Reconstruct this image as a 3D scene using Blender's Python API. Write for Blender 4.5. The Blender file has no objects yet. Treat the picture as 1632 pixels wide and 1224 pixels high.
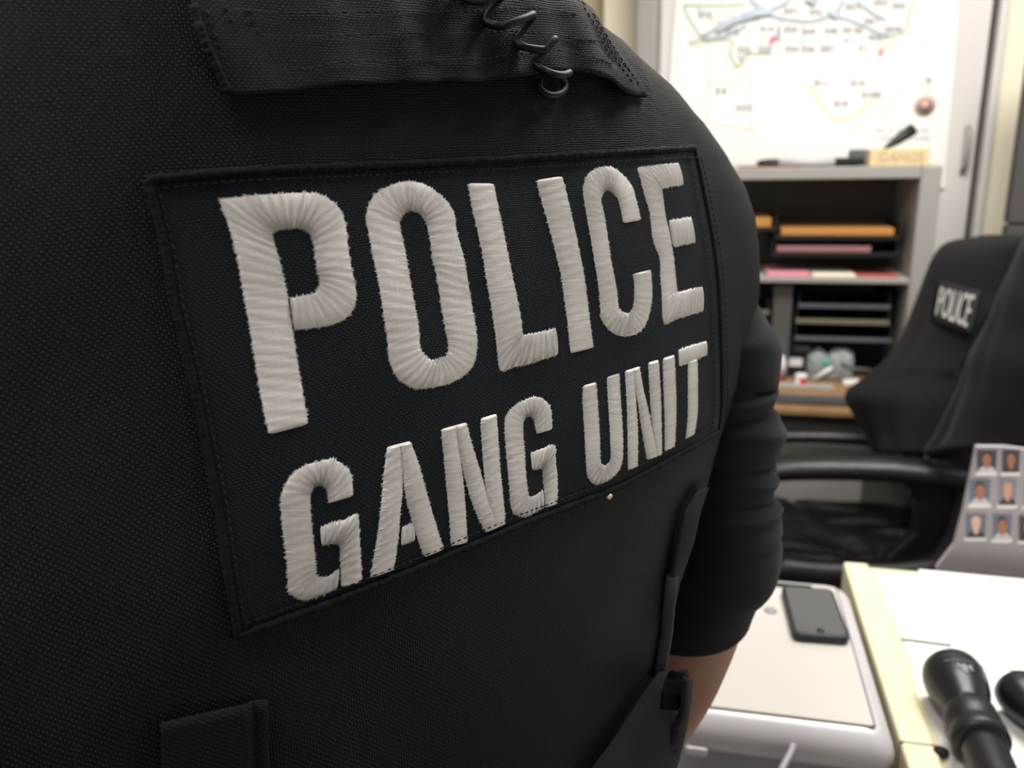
import bpy, bmesh, math, random
from mathutils import Vector, Matrix
random.seed(7)
C = bpy.context.scene.collection
PI = math.pi
# ------------------------------------------------------------------ camera
F = 1350.0; H = 1.35
_psi = math.radians(13); _p = math.radians(15.7); _rho = math.radians(1.2)
_fh = Vector((-math.sin(_psi), math.cos(_psi), 0)); _R0 = Vector((math.cos(_psi), math.sin(_psi), 0))
FW = _fh*math.cos(_p) + Vector((0, 0, -math.sin(_p)))
_U0 = _fh*math.sin(_p) + Vector((0, 0, math.cos(_p)))
RT = _R0*math.cos(_rho) - _U0*math.sin(_rho)
UP = _U0*math.cos(_rho) + _R0*math.sin(_rho)
CAM = Vector((0, 0, H))
def ray(x, y): return RT*((x-816)/F) + UP*(-(y-612)/F) + FW
def aty(x, y, Y):
    r = ray(x, y); return CAM + r*(Y/r.y)
def atx(x, y, X):
    r = ray(x, y); return CAM + r*(X/r.x)
def atz(x, y, z):
    r = ray(x, y); return CAM + r*((z-H)/r.z)
def atd(x, y, Z): return CAM + ray(x, y)*Z
def proj(P):
    d = P-CAM; z = d.dot(FW); return 816+F*d.dot(RT)/z, 612-F*d.dot(UP)/z
cd = bpy.data.cameras.new('camera'); cam = bpy.data.objects.new('camera', cd); C.objects.link(cam)
cam.matrix_world = Matrix(((RT.x, UP.x, -FW.x, 0), (RT.y, UP.y, -FW.y, 0), (RT.z, UP.z, -FW.z, H), (0, 0, 0, 1)))
cd.sensor_width = 36; cd.lens = 36*F/1632; cd.clip_start = 0.02
cd.dof.use_dof = True; cd.dof.focus_distance = 0.37; cd.dof.aperture_fstop = 9.5
bpy.context.scene.camera = cam
vs = bpy.context.scene.view_settings
vs.view_transform = 'Standard'; vs.look = 'None'; vs.gamma = 1; vs.use_curve_mapping = False; vs.exposure = 0.0

# ------------------------------------------------------------------ materials
def mat(name, col, rough=.6, spec=.5, metal=0, bump=None, var=None, emit=None, sheen=0, coat=0, alpha=1, trans=0):
    m = bpy.data.materials.new(name); m.use_nodes = True; nt = m.node_tree; N = nt.nodes; L = nt.links
    b = N['Principled BSDF']; b.inputs['Base Color'].default_value = (*col, 1); b.inputs['Roughness'].default_value = rough
    b.inputs['Specular IOR Level'].default_value = spec; b.inputs['Metallic'].default_value = metal
    b.inputs['Sheen Weight'].default_value = sheen; b.inputs['Coat Weight'].default_value = coat
    b.inputs['Transmission Weight'].default_value = trans; b.inputs['Alpha'].default_value = alpha
    if emit: b.inputs['Emission Color'].default_value = (*emit[0], 1); b.inputs['Emission Strength'].default_value = emit[1]
    tc = N.new('ShaderNodeTexCoord')
    if bump:
        n = N.new('ShaderNodeTexNoise'); n.inputs['Scale'].default_value = bump[0]; n.inputs['Detail'].default_value = 6
        L.new(tc.outputs['Object'], n.inputs['Vector'])
        bp = N.new('ShaderNodeBump'); bp.inputs['Strength'].default_value = bump[1]; bp.inputs['Distance'].default_value = bump[2]
        L.new(n.outputs['Fac'], bp.inputs['Height']); L.new(bp.outputs['Normal'], b.inputs['Normal'])
    if var:
        n = N.new('ShaderNodeTexNoise'); n.inputs['Scale'].default_value = var[0]; n.inputs['Detail'].default_value = 5
        L.new(tc.outputs['Object'], n.inputs['Vector'])
        r = N.new('ShaderNodeMapRange'); r.inputs['From Min'].default_value = .3; r.inputs['From Max'].default_value = .7
        r.inputs['To Min'].default_value = 1-var[1]; r.inputs['To Max'].default_value = 1+var[1]
        L.new(n.outputs['Fac'], r.inputs['Value'])
        x = N.new('ShaderNodeVectorMath'); x.operation = 'SCALE'; x.inputs[0].default_value = col
        L.new(r.outputs['Result'], x.inputs['Scale']); L.new(x.outputs['Vector'], b.inputs['Base Color'])
    return m

def weave(name, col, hi, pitch=1.1, strength=.8, rough=.6, ratio=1.0, tone=.35, sheen=0):
    """woven cloth: staggered beads in UV (UV is in millimetres)"""
    m = bpy.data.materials.new(name); m.use_nodes = True; nt = m.node_tree; N = nt.nodes; L = nt.links
    b = N['Principled BSDF']; b.inputs['Roughness'].default_value = rough; b.inputs['Specular IOR Level'].default_value = .16
    b.inputs['Sheen Weight'].default_value = sheen
    uv = N.new('ShaderNodeUVMap'); uv.uv_map = 'UVMap'
    # gentle distortion of the threads
    nz = N.new('ShaderNodeTexNoise'); nz.inputs['Scale'].default_value = .05; nz.inputs['Detail'].default_value = 2
    L.new(uv.outputs['UV'], nz.inputs['Vector'])
    sc = N.new('ShaderNodeVectorMath'); sc.operation = 'SCALE'; sc.inputs['Scale'].default_value = 3.0; L.new(nz.outputs['Color'], sc.inputs[0])
    ad = N.new('ShaderNodeVectorMath'); ad.operation = 'ADD'; L.new(uv.outputs['UV'], ad.inputs[0]); L.new(sc.outputs['Vector'], ad.inputs[1])
    sp = N.new('ShaderNodeSeparateXYZ'); L.new(ad.outputs['Vector'], sp.inputs[0])
    def mth(op, a, bv=None):
        n = N.new('ShaderNodeMath'); n.operation = op
        for i, v in enumerate((a, bv)):
            if v is None: continue
            if isinstance(v, (int, float)): n.inputs[i].default_value = v
            else: L.new(v, n.inputs[i])
        return n.outputs[0]
    k = 2*PI/(2*pitch)
    su = mth('SINE', mth('MULTIPLY', sp.outputs['X'], k/ratio)); sv = mth('SINE', mth('MULTIPLY', sp.outputs['Y'], k))
    pr = mth('MULTIPLY', su, sv)                       # checker of beads
    au = mth('ABSOLUTE', pr); h = mth('ADD', mth('MULTIPLY', au, .75), mth('MULTIPLY', pr, .35))
    n2 = N.new('ShaderNodeTexNoise'); n2.inputs['Scale'].default_value = .7; n2.inputs['Detail'].default_value = 4; n2.inputs['Roughness'].default_value = .7
    L.new(uv.outputs['UV'], n2.inputs['Vector'])
    hh = mth('MULTIPLY', h, mth('ADD', mth('MULTIPLY', n2.outputs['Fac'], 1.4), .3))
    bp = N.new('ShaderNodeBump'); bp.inputs['Strength'].default_value = strength; bp.inputs['Distance'].default_value = .0004*pitch
    L.new(hh, bp.inputs['Height']); L.new(bp.outputs['Normal'], b.inputs['Normal'])
    mx = N.new('ShaderNodeMix'); mx.data_type = 'RGBA'  # bead tops mixed lighter, a highlight put into the cloth colour
    mx.inputs[6].default_value = (*col, 1); mx.inputs[7].default_value = (*hi, 1)
    mr = N.new('ShaderNodeMapRange'); mr.inputs['From Min'].default_value = tone; mr.inputs['From Max'].default_value = 1.0
    L.new(hh, mr.inputs['Value']); L.new(mr.outputs['Result'], mx.inputs[0]); L.new(mx.outputs[2], b.inputs['Base Color'])
    return m

def thread_mat():
    m = bpy.data.materials.new('silver_thread'); m.use_nodes = True; nt = m.node_tree; N = nt.nodes; L = nt.links
    b = N['Principled BSDF']; b.inputs['Roughness'].default_value = .33; b.inputs['Specular IOR Level'].default_value = .9
    b.inputs['Metallic'].default_value = .3
    a = N.new('ShaderNodeAttribute'); a.attribute_name = 'tone'
    r = N.new('ShaderNodeMix'); r.data_type = 'RGBA'; r.inputs[6].default_value = (.62, .595, .57, 1); r.inputs[7].default_value = (.92, .895, .86, 1)
    uv = N.new('ShaderNodeUVMap'); uv.uv_map = 'UVMap'
    mp = N.new('ShaderNodeMapping'); mp.inputs['Scale'].default_value = (.9, 3.2, 1); L.new(uv.outputs['UV'], mp.inputs['Vector'])
    n = N.new('ShaderNodeTexNoise'); n.inputs['Scale'].default_value = 1.5; n.inputs['Detail'].default_value = 5; n.inputs['Roughness'].default_value = .7
    L.new(mp.outputs['Vector'], n.inputs['Vector'])
    ad = N.new('ShaderNodeMath'); ad.operation = 'MULTIPLY_ADD'; ad.inputs[1].default_value = 2.6; ad.inputs[2].default_value = -1.3
    L.new(n.outputs['Fac'], ad.inputs[0])
    s = N.new('ShaderNodeMath'); s.operation = 'ADD'; s.use_clamp = True; L.new(ad.outputs[0], s.inputs[0]); L.new(a.outputs['Fac'], s.inputs[1])
    L.new(s.outputs[0], r.inputs[0]); L.new(r.outputs[2], b.inputs['Base Color'])
    bp = N.new('ShaderNodeBump'); bp.inputs['Strength'].default_value = .9; bp.inputs['Distance'].default_value = .00030
    L.new(n.outputs['Fac'], bp.inputs['Height']); L.new(bp.outputs['Normal'], b.inputs['Normal'])
    return m

M = {}
M['vest'] = weave('black_nylon', (.0026, .0023, .0026), (.0245, .0215, .0240), 1.1, 1.0, .58)
M['patch'] = weave('navy_twill', (.0022, .0045, .0085), (.0095, .0160, .0250), 1.0, .9, .62)
M['webbing'] = weave('black_webbing', (.0036, .0034, .0032), (.021, .0195, .0175), 1.0, .8, .62)
M['flap'] = weave('grey_black_canvas', (.010, .010, .0115), (.034, .033, .037), 1.1, .8, .7)
M['binding'] = mat('black_binding', (.0055, .006, .007), .8, .15, bump=(900, .8, .0006), var=(300, .5))
M['stitch'] = mat('black_stitch_thread', (.0055, .006, .0075), .75, .3)
M['thread'] = thread_mat()
M['coil'] = mat('black_rubber_cord', (.006, .006, .0065), .5, .25)
M['sweat'] = mat('dark_navy_jersey', (.0050, .0058, .0080), .9, .15, bump=(600, .5, .0006), sheen=.07)
M['skin'] = mat('skin', (.33, .175, .12), .5, .4, bump=(350, .25, .0005), var=(14, .14))
M['hair'] = mat('dark_hair', (.02, .015, .012), .6, .4, bump=(400, .8, .001))
M['trouser'] = mat('dark_trousers', (.02, .021, .025), .85, .2)
M['shoe'] = mat('black_boot_leather', (.012, .012, .012), .4, .5)
M['wall'] = mat('cream_wall_paint', (.90, .83, .65), .7, .3, bump=(120, .1, .001))
M['wall_white'] = mat('off_white_wall_paint', (.70, .69, .68), .7, .3)
M['wall_tan'] = mat('darker_cream_wall', (.55, .46, .30), .7, .3)
M['floor'] = mat('grey_carpet', (.07, .066, .066), .95, .1, bump=(500, .6, .003), var=(40, .15))
M['ceil'] = mat('ceiling_tile', (.75, .74, .70), .9, .2, bump=(200, .3, .001))
M['cabmetal'] = mat('light_grey_enamel', (.68, .655, .62), .45, .5, bump=(60, .03, .001))
M['dark_gap'] = mat('dark_brown_matte', (.06, .05, .045), .8, .2)
M['hutch'] = mat('grey_steel_enamel', (.33, .315, .29), .5, .45, bump=(60, .03, .001))
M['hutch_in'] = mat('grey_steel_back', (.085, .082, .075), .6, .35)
M['black'] = mat('black_plastic', (.012, .012, .013), .45, .4)
M['blackmatte'] = mat('black_matte', (.015, .015, .016), .8, .2)
M['leather'] = mat('black_leather', (.007, .0068, .007), .40, .4, bump=(45, .35, .004))
M['leather_gloss'] = mat('worn_black_leather', (.008, .0078, .008), .24, .6, bump=(38, .6, .006))
M['jacket'] = mat('black_jacket_cloth', (.0050, .0050, .0055), .85, .2, bump=(300, .4, .001), sheen=.02)
M['jacket2'] = mat('plum_black_jacket_cloth', (.0085, .0070, .0090), .85, .2, bump=(300, .4, .001), sheen=.04)
M['paper'] = mat('white_paper', (.86, .85, .82), .7, .3)
M['map'] = mat('cream_map_paper', (.88, .87, .82), .6, .3)
M['paper_dim'] = mat('grey_white_thread', (.45, .44, .42), .7, .3)
M['manila'] = mat('manila_card', (.50, .23, .06), .7, .3)
M['pink'] = mat('pink_paper', (.72, .28, .33), .7, .3)
M['dustpink'] = mat('dusty_pink_paper', (.33, .15, .16), .7, .3)
M['cream'] = mat('cream_paper', (.85, .76, .58), .7, .3)
M['redcard'] = mat('red_card', (.45, .11, .08), .7, .3)
M['wood'] = mat('tan_laminate', (.27, .155, .07), .55, .4, var=(25, .2))
M['block'] = mat('tan_cardboard', (.72, .56, .32), .8, .3, var=(60, .08))
M['olive'] = mat('olive_paper', (.16, .145, .09), .7, .3)
M['greylabel'] = mat('grey_label', (.10, .10, .108), .6, .3)
M['whiteplastic'] = mat('white_plastic', (.80, .79, .78), .4, .5)
M['red'] = mat('red_can_paint', (.75, .03, .04), .35, .5)
M['clear'] = mat('cloudy_plastic', (.55, .58, .58), .25, .5, alpha=.45)
M['teal'] = mat('teal_plastic', (.05, .40, .33), .5, .4)
M['brown'] = mat('brown_card', (.25, .15, .11), .7, .3)
M['silver'] = mat('silver_painted_plastic', (.62, .605, .63), .38, .5, metal=.15)
M['silverdark'] = mat('grey_plastic', (.32, .32, .34), .5, .4)
M['lid'] = mat('brushed_cream_lid', (.60, .575, .53), .38, .5, metal=.1)
M['deskcream'] = mat('cream_desk_enamel', (.74, .69, .47), .5, .4)
M['glass'] = mat('phone_glass', (.02, .02, .022), .12, .6, coat=.5)
M['phonecase'] = mat('dark_blue_grey_case', (.022, .026, .034), .5, .4)
M['anod'] = mat('black_anodised_metal', (.018, .018, .020), .34, .6, metal=.4)
M['board'] = mat('grey_lavender_board', (.37, .34, .36), .85, .2, bump=(400, .3, .001))
M['partition'] = mat('charcoal_partition_cloth', (.085, .08, .076), .9, .2, bump=(500, .3, .001))
M['chrome'] = mat('chrome', (.6, .6, .62), .2, .5, metal=1)
M['ink'] = mat('grey_ink', (.25, .24, .26), .7, .2)
M['inkfaint'] = mat('faint_grey_ink', (.62, .61, .60), .7, .2)
M['inkblue'] = mat('pale_blue_ink', (.55, .63, .70), .7, .2)
M['inkgreen'] = mat('pale_green_ink', (.50, .56, .36), .7, .2)
M['inkyellow'] = mat('pale_yellow_ink', (.78, .77, .42), .7, .2)
M['inkred'] = mat('crimson_ink', (.72, .12, .18), .7, .2)
M['emit'] = mat('lamp_diffuser', (.9, .9, .9), .5, .3, emit=((1, .93, .82), 4))
M['fixture'] = mat('lamp_housing', (.8, .8, .8), .5, .3)

# ------------------------------------------------------------------ mesh helpers
class MB:
    def __init__(s): s.v = []; s.f = []; s.uv = {}; s.col = {}
    def add(s, vs, fs, uv=None, col=None):
        o = len(s.v); s.v += [Vector(a) for a in vs]; s.f += [tuple(i+o for i in f) for f in fs]
        if uv:
            for i, a in enumerate(uv): s.uv[o+i] = a
        if col:
            for i, a in enumerate(col): s.col[o+i] = a
        return s
    def box(s, x0, x1, y0, y1, z0, z1):
        v = [(x, y, z) for x in (x0, x1) for y in (y0, y1) for z in (z0, z1)]
        return s.add(v, [(0, 1, 3, 2), (4, 6, 7, 5), (0, 4, 5, 1), (2, 3, 7, 6), (0, 2, 6, 4), (1, 5, 7, 3)])
    def obox(s, c, ax, ay, az):
        """box by centre and three half-axis vectors"""
        c = Vector(c); v = [c+ax*i+ay*j+az*k for i in (-1, 1) for j in (-1, 1) for k in (-1, 1)]
        return s.add(v, [(0, 1, 3, 2), (4, 6, 7, 5), (0, 4, 5, 1), (2, 3, 7, 6), (0, 2, 6, 4), (1, 5, 7, 3)])
    def grid(s, P, uv=None, flip=False):
        n = len(P); m = len(P[0]); vs = [p for r in P for p in r]; fs = []
        for i in range(n-1):
            for j in range(m-1):
                q = (i*m+j, i*m+j+1, (i+1)*m+j+1, (i+1)*m+j); fs.append(q[::-1] if flip else q)
        return s.add(vs, fs, [u for r in uv for u in r] if uv else None)
    def loft(s, R, cap=True, closed=True):
        n = len(R); m = len(R[0]); vs = [p for r in R for p in r]; fs = []
        for i in range(n-1):
            for j in range(m if closed else m-1):
                k = (j+1) % m; fs.append((i*m+j, i*m+k, (i+1)*m+k, (i+1)*m+j))
        if cap: fs += [tuple(range(m))[::-1], tuple((n-1)*m+j for j in range(m))]
        return s.add(vs, fs)
    def tube(s, pts, r, seg=8, flat=1.0, side=None):
        pts = [Vector(p) for p in pts]; n = len(pts); rr = r if isinstance(r, (list, tuple)) else [r]*n; R = []
        prev = None
        for i, p in enumerate(pts):
            t = (pts[min(i+1, n-1)]-pts[max(i-1, 0)])
            t = t.normalized() if t.length > 1e-9 else Vector((0, 0, 1))
            a = prev if prev is not None else (side or (Vector((0, 0, 1)) if abs(t.z) < .9 else Vector((1, 0, 0))))
            a = (a-t*a.dot(t)); a = a.normalized() if a.length > 1e-6 else t.orthogonal().normalized()
            b = t.cross(a); prev = a
            R.append([p+a*(rr[i]*flat*math.cos(2*PI*k/seg))+b*(rr[i]*math.sin(2*PI*k/seg)) for k in range(seg)])
        return s.loft(R)
    def prism(s, poly, off):
        """extruded polygon: list of points and an extrusion vector"""
        n = len(poly); off = Vector(off); v = [Vector(p) for p in poly]+[Vector(p)+off for p in poly]
        f = [tuple(range(n))[::-1], tuple(range(n, 2*n))]+[(i, (i+1) % n, n+(i+1) % n, n+i) for i in range(n)]
        return s.add(v, f)
    def lathe(s, base, axis, prof, seg=24):
        """prof: list of (distance along axis, radius)"""
        axis = Vector(axis).normalized(); a = axis.orthogonal().normalized(); b = axis.cross(a); base = Vector(base)
        return s.loft([[base+axis*h+(a*math.cos(2*PI*k/seg)+b*math.sin(2*PI*k/seg))*r for k in range(seg)] for h, r in prof])
    def ell(s, c, ax, ay, az, n=12, m=20):
        c = Vector(c); R = []
        for i in range(n+1):
            th = PI*(.02+.96*i/n); R.append([c+ax*(math.sin(th)*math.cos(2*PI*j/m))+ay*(math.sin(th)*math.sin(2*PI*j/m))+az*math.cos(th) for j in range(m)])
        return s.loft(R)

def origin(o):
    v = Vector((0, 0, 0))
    while o: v += o.location; o = o.parent
    return v
def obj(name, mb, m, parent=None, smooth=True, bevel=0, subsurf=0, solid=0, label=None):
    me = bpy.data.meshes.new(name); off = origin(parent) if parent else Vector((0, 0, 0))
    me.from_pydata([v-off for v in mb.v], [], mb.f); me.update()
    if mb.uv:
        l = me.uv_layers.new(name='UVMap')
        for lp in me.loops: l.data[lp.index].uv = mb.uv.get(lp.vertex_index, (0, 0))
    if mb.col:
        a = me.attributes.new('tone', 'FLOAT', 'POINT')
        a.data.foreach_set('value', [mb.col.get(i, .5) for i in range(len(me.vertices))])
    me.materials.append(m)
    bm = bmesh.new(); bm.from_mesh(me); bmesh.ops.recalc_face_normals(bm, faces=bm.faces); bm.to_mesh(me); bm.free()
    for p in me.polygons: p.use_smooth = smooth
    o = bpy.data.objects.new(name, me); C.objects.link(o)
    if parent: o.parent = parent
    if solid: x = o.modifiers.new('s', 'SOLIDIFY'); x.thickness = solid; x.offset = 0
    if bevel: x = o.modifiers.new('b', 'BEVEL'); x.width = bevel; x.segments = 3; x.limit_method = 'ANGLE'; x.angle_limit = math.radians(40)
    if subsurf: x = o.modifiers.new('u', 'SUBSURF'); x.levels = subsurf; x.render_levels = subsurf
    if not smooth or bevel:
        pass
    if label: o['label'] = label
    return o
def thing(name, label, cat, loc=(0, 0, 0), group=None):
    o = bpy.data.objects.new(name, None); C.objects.link(o); o.location = loc; o.empty_display_size = .05
    o['label'] = label; o['category'] = cat
    if group: o['group'] = group
    return o
def tag(o, label, cat, group=None):
    o['label'] = label; o['category'] = cat
    if group: o['group'] = group
    return o
def struct(name, mb, m, bevel=0):
    o = obj(name, mb, m, None, False, bevel); o['kind'] = 'structure'; return o
def flatbox(name, m, parent, *b, bevel=.002, label=None):
    return obj(name, MB().box(*b), m, parent, False, bevel, label=label)
def cr(P, n=8, closed=False):
    """Catmull-Rom through points (tuples of any length)"""
    N = len(P); out = []
    for i in range(N if closed else N-1):
        if closed: a, b, c, d = P[(i-1) % N], P[i], P[(i+1) % N], P[(i+2) % N]
        else: a, b, c, d = P[max(i-1, 0)], P[i], P[i+1], P[min(i+2, N-1)]
        for k in range(n):
            t = k/n
            out.append(tuple(.5*((2*b[q])+(-a[q]+c[q])*t+(2*a[q]-5*b[q]+4*c[q]-d[q])*t*t+(-a[q]+3*b[q]-3*c[q]+d[q])*t**3) for q in range(len(b))))
    if not closed: out.append(tuple(P[-1]))
    return out
def interp(T, x):
    if x <= T[0][0]: return T[0][1]+(x-T[0][0])*(T[1][1]-T[0][1])/(T[1][0]-T[0][0]) if T[0][0] == 0 else T[0][1]
    for (a, b), (c, d) in zip(T, T[1:]):
        if x <= c: return b+(d-b)*(x-a)/(c-a)
    return T[-1][1]
def resample(P, n):
    """n points evenly spaced along a polyline of tuples"""
    L = [0]
    for a, b in zip(P, P[1:]): L.append(L[-1]+math.dist(a, b))
    out = []; j = 0
    for i in range(n):
        x = L[-1]*i/(n-1)
        while j < len(P)-2 and L[j+1] < x: j += 1
        t = (x-L[j])/max(L[j+1]-L[j], 1e-9); t = min(max(t, 0), 1)
        out.append(tuple(p+(q-p)*t for p, q in zip(P[j], P[j+1])))
    return out

# ------------------------------------------------------------------ torso / vest surface
W = .28
def c2w(X, Y, Z): return RT*X + UP*Y + FW*Z
hv = c2w(1.17, .333, 1).normalized()
vv = c2w(.136, -1, .151); vv = (vv-hv*vv.dot(hv)).normalized()
nv = vv.cross(hv).normalized()
if nv.dot(FW) < 0: nv = -nv                       # nv points away from the camera
P0 = CAM + c2w(-.430, .237, 1)*(.953*W)
UC = .14; BT = .135; PW = 3.0
TS = [-.20+.02*i for i in range(36)]              # rows, t from -0.20 to 0.50
AW = [.2]*len(TS)
def a_of(t):
    x = (t-TS[0])/.02; i = min(max(int(math.floor(x)), 0), len(TS)-2); k = min(max(x-i, 0), 1)
    return AW[i]*(1-k)+AW[i+1]*k
def aL_of(t):
    k = min(1, max(0, (t+.21)/.15)); k = k*k*(3-2*k); w = .305-.07*min(1, max(0, (t-.20)/.25))
    return a_of(t)*(1-k)+max(a_of(t), w)*k
def dome(t):
    d = 0
    if t < -.06: d += 5.0*(-.06-t)**2
    if t > .12: d += .28*(t-.12)**1.5
    return d
def wrinkle(u, t):
    w = 0
    # vertical ripples hanging from under the carrying strap
    k = math.exp(-((t+.035)/.022)**2)
    w += .0011*k*math.sin(u*2*PI/.026+2*math.sin(t*40))*(1 if .10 < u < .27 else .2)
    w += .0012*math.sin(u*31+t*17+1)*math.sin(t*26-u*9)
    w += .0006*math.sin(u*90+t*20)*math.sin(t*70+1)
    return w
def sec(s_): return BT*(1-(1-min(abs(s_), 1)**PW)**(1/PW))
def D(u, t):
    s_ = (u-UC)/(a_of(t) if u > UC else aL_of(t))
    if abs(s_) >= 1: return BT+.5*(abs(s_)-1)+dome(t)
    return sec(s_)+dome(t)+wrinkle(u, t)
def S(u, t, h=0.0):
    p = P0+hv*u+vv*t+nv*D(u, t)
    if h:
        e = .002; a = hv*2*e+nv*(D(u+e, t)-D(u-e, t)); b = vv*2*e+nv*(D(u, t+e)-D(u, t-e))
        n = a.cross(b).normalized()
        if n.dot(nv) > 0: n = -n
        p = p+n*h
    return p
def tors(t, th):
    """point of the closed torso section"""
    c, s_ = math.cos(th), math.sin(th)
    a = a_of(t) if c > 0 else aL_of(t); u = a*math.copysign(abs(c)**(2/PW), c); d = BT-BT*math.copysign(abs(s_)**(2/PW), s_)
    w = wrinkle(UC+u, t) if s_ > 0 else 0
    return P0+hv*(UC+u)+vv*t+nv*(d+dome(t)+w*min(1, max(0, s_)*3))
SIL = [(0, 924), (28, 965), (62, 997), (84, 1027), (118, 1061), (145, 1085), (182, 1112), (215, 1136), (247, 1161), (272, 1180), (298, 1195), (339, 1205), (374, 1210), (406, 1213.5), (442, 1213.5), (483, 1209), (507, 1206), (552, 1198), (597, 1186), (642, 1168), (680, 1154), (716, 1145), (743, 1136), (777, 1127), (817, 1114), (860, 1103), (925, 1083), (980, 1072), (1040, 1061), (1075, 1054), (1224, 1052), (1500, 1060)]
def silx(y): return 924+1.46*y if y < 0 else interp(SIL, y)
THS = [PI*2*k/240 for k in range(-40, 60)]
for it in range(2):
    for j, t in enumerate(TS):
        lo, hi = .05, .34
        for _ in range(18):
            AW[j] = (lo+hi)/2; m = -1e9
            for th in THS:
                p = tors(t, th); x, y = proj(p); m = max(m, x-silx(y))
            if m > 0: hi = AW[j]
            else: lo = AW[j]
        AW[j] = (lo+hi)/2
AW[:] = [sum(AW[max(0, min(len(AW)-1, i+k))] for k in (-1, 0, 1))/3 for i in range(len(AW))]
print('AW', [round(a, 3) for a in AW])
def cast(x, y):
    """(u, t) where the view ray of pixel x, y meets the vest; None if it misses"""
    r = ray(x, y).normalized(); q = CAM-P0
    def f(z):
        p = q+r*z; u = p.dot(hv); t = p.dot(vv); d = p.dot(nv)
        return d-D(u, t), u, t
    z0 = .10; a = f(z0)
    if a[0] > 0: return None
    while z0 < .9:
        z1 = z0+.006; b = f(z1)
        if b[0] > 0 and abs((b[1]-UC)/(a_of(b[2]) if b[1] > UC else aL_of(b[2]))) < 1.0:
            lo, hi = z0, z1
            for _ in range(22):
                m = (lo+hi)/2
                if f(m)[0] > 0: hi = m
                else: lo = m
            b = f(lo); return b[1], b[2]
        z0 = z1
    return None
def castn(x, y):
    for k in range(80):
        q = cast(x-k*1.5, y)
        if q: return q
    print('MISS', x, y); return (.1, .1)

# --- person
person = thing('person', 'person seen from behind in a black vest lettered POLICE GANG UNIT, sleeves pushed up', 'person', (P0+hv*UC+vv*.9+nv*BT).to_tuple()[:2]+(0,))
mb = MB(); rows = []; uvr = []
tt = [-.22+.005*i for i in range(145)]; NS = 220
for t in tt:
    row = []; uvs = []; acc = 0; pp = None
    for k in range(NS+1):
        th = PI/2-2*PI*(k/NS)+PI      # seam on the far side
        p = tors(t, th); row.append(p)
        if pp: acc += (p-pp).length
        pp = p; uvs.append(acc)
    mid = uvs[NS//2]; rows.append(row); uvr.append([((q-mid)*1000, t*1000) for q in uvs])
mb.grid(rows, uvr)
vest = obj('vest', mb, M['vest'], person, label='black woven nylon vest')

# --- patch (Coons surface in vest coordinates)
pT = [(233, 287), (353, 276), (470, 270), (700, 260), (852, 252), (989, 243), (1104, 237)]
pB = [(378, 1012), (453, 985), (530, 957), (606, 927), (683, 897), (755, 866), (837, 832), (974, 780), (1077, 726), (1142, 688)]
pL = [(233, 287), (259, 388), (278, 489), (304, 593), (327, 704), (346, 802), (361, 910), (378, 1012)]
pR = [(1104, 237), (1118, 300), (1133, 380), (1143, 460), (1147, 560), (1147, 640), (1142, 688)]
def utl(P, n): return [castn(*q) for q in resample(cr(P, 6), n)]
def coons(T, B, L, R):
    n = len(L); m = len(T); out = []
    for i in range(n):
        v = i/(n-1); r = []
        for j in range(m):
            u = j/(m-1)
            r.append(tuple((1-v)*T[j][k]+v*B[j][k]+(1-u)*L[i][k]+u*R[i][k]-((1-u)*(1-v)*T[0][k]+u*(1-v)*T[-1][k]+(1-u)*v*B[0][k]+u*v*B[-1][k]) for k in (0, 1)))
        out.append(r)
    return out
G = coons(utl(pT, 90), utl(pB, 90), utl(pL, 60), utl(pR, 60))
mb = MB(); mb.grid([[S(u, t, .0007) for u, t in r] for r in G], [[(u*1000, t*1000) for u, t in r] for r in G])
obj('patch', mb, M['patch'], vest, solid=.0006, label='dark navy rectangular back patch')
# piping round the patch
def pxtube(P, r, h, jit=0, seg=8, n=None, closed=False):
    Q = resample(cr(P, 6), n or max(8, int(sum(math.dist(a, b) for a, b in zip(P, P[1:]))/3)))
    pts = []; rr = []
    for q in Q:
        u, t = castn(q[0], q[1]); hh = (q[2] if len(q) > 2 else h)+random.uniform(-jit, jit)*.4
        pts.append(S(u, t, hh)); rr.append(r*(1+random.uniform(-jit, jit)*250))
    return MB().tube(pts, rr, seg), pts
for nm, P_, r_, j_ in (('piping', pT, .0017, .0008), ('piping', pL, .0016, .0003), ('piping', pB, .0018, .0006), ('piping', pR, .0013, .0004)):
    t_, _ = pxtube(P_, r_, .0008, j_); obj(nm, t_, M['binding'], vest)
# second low roll alongside the top and bottom piping (the puckered seam edge)
def stitches(P, step, ln, r, h, jit=.0):
    mb = MB(); Q = [castn(*q) for q in resample(cr(P, 6), 200)]; pts = [S(u, t, h) for u, t in Q]
    L = [0]
    for a, b in zip(pts, pts[1:]): L.append(L[-1]+(b-a).length)
    def at(x):
        for i in range(len(L)-1):
            if L[i+1] >= x: return pts[i].lerp(pts[i+1], (x-L[i])/max(1e-9, L[i+1]-L[i]))
        return pts[-1]
    x = step
    while x+ln < L[-1]:
        a, b = at(x), at(x+ln); m = (a+b)/2-nv*r*1.2
        d = (b-a)*.0; mb.tube([a+nv*r, a.lerp(m, .5), m, m.lerp(b, .5), b+nv*r], [r*.6, r, r*1.1, r, r*.6], 6); x += step+random.uniform(-jit, jit)
    return mb
def inset(P, dx, dy): return [(x+dx, y+dy) for x, y in P]
sm = MB()
for P_, dx, dy in ((pT, 6, 15), (pB, -6, -15), (pL, 15, 8), (pR, -13, 4)):
    q = stitches(inset(P_[0:], dx, dy)[0:], .0032, .0024, .00028, .0016, .0002); sm.add(q.v, q.f)
q = stitches(inset(pR, 9, 6), .0034, .0024, .0003, .001, .0002); sm.add(q.v, q.f)
obj('stitching', sm, M['stitch'], vest)

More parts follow.
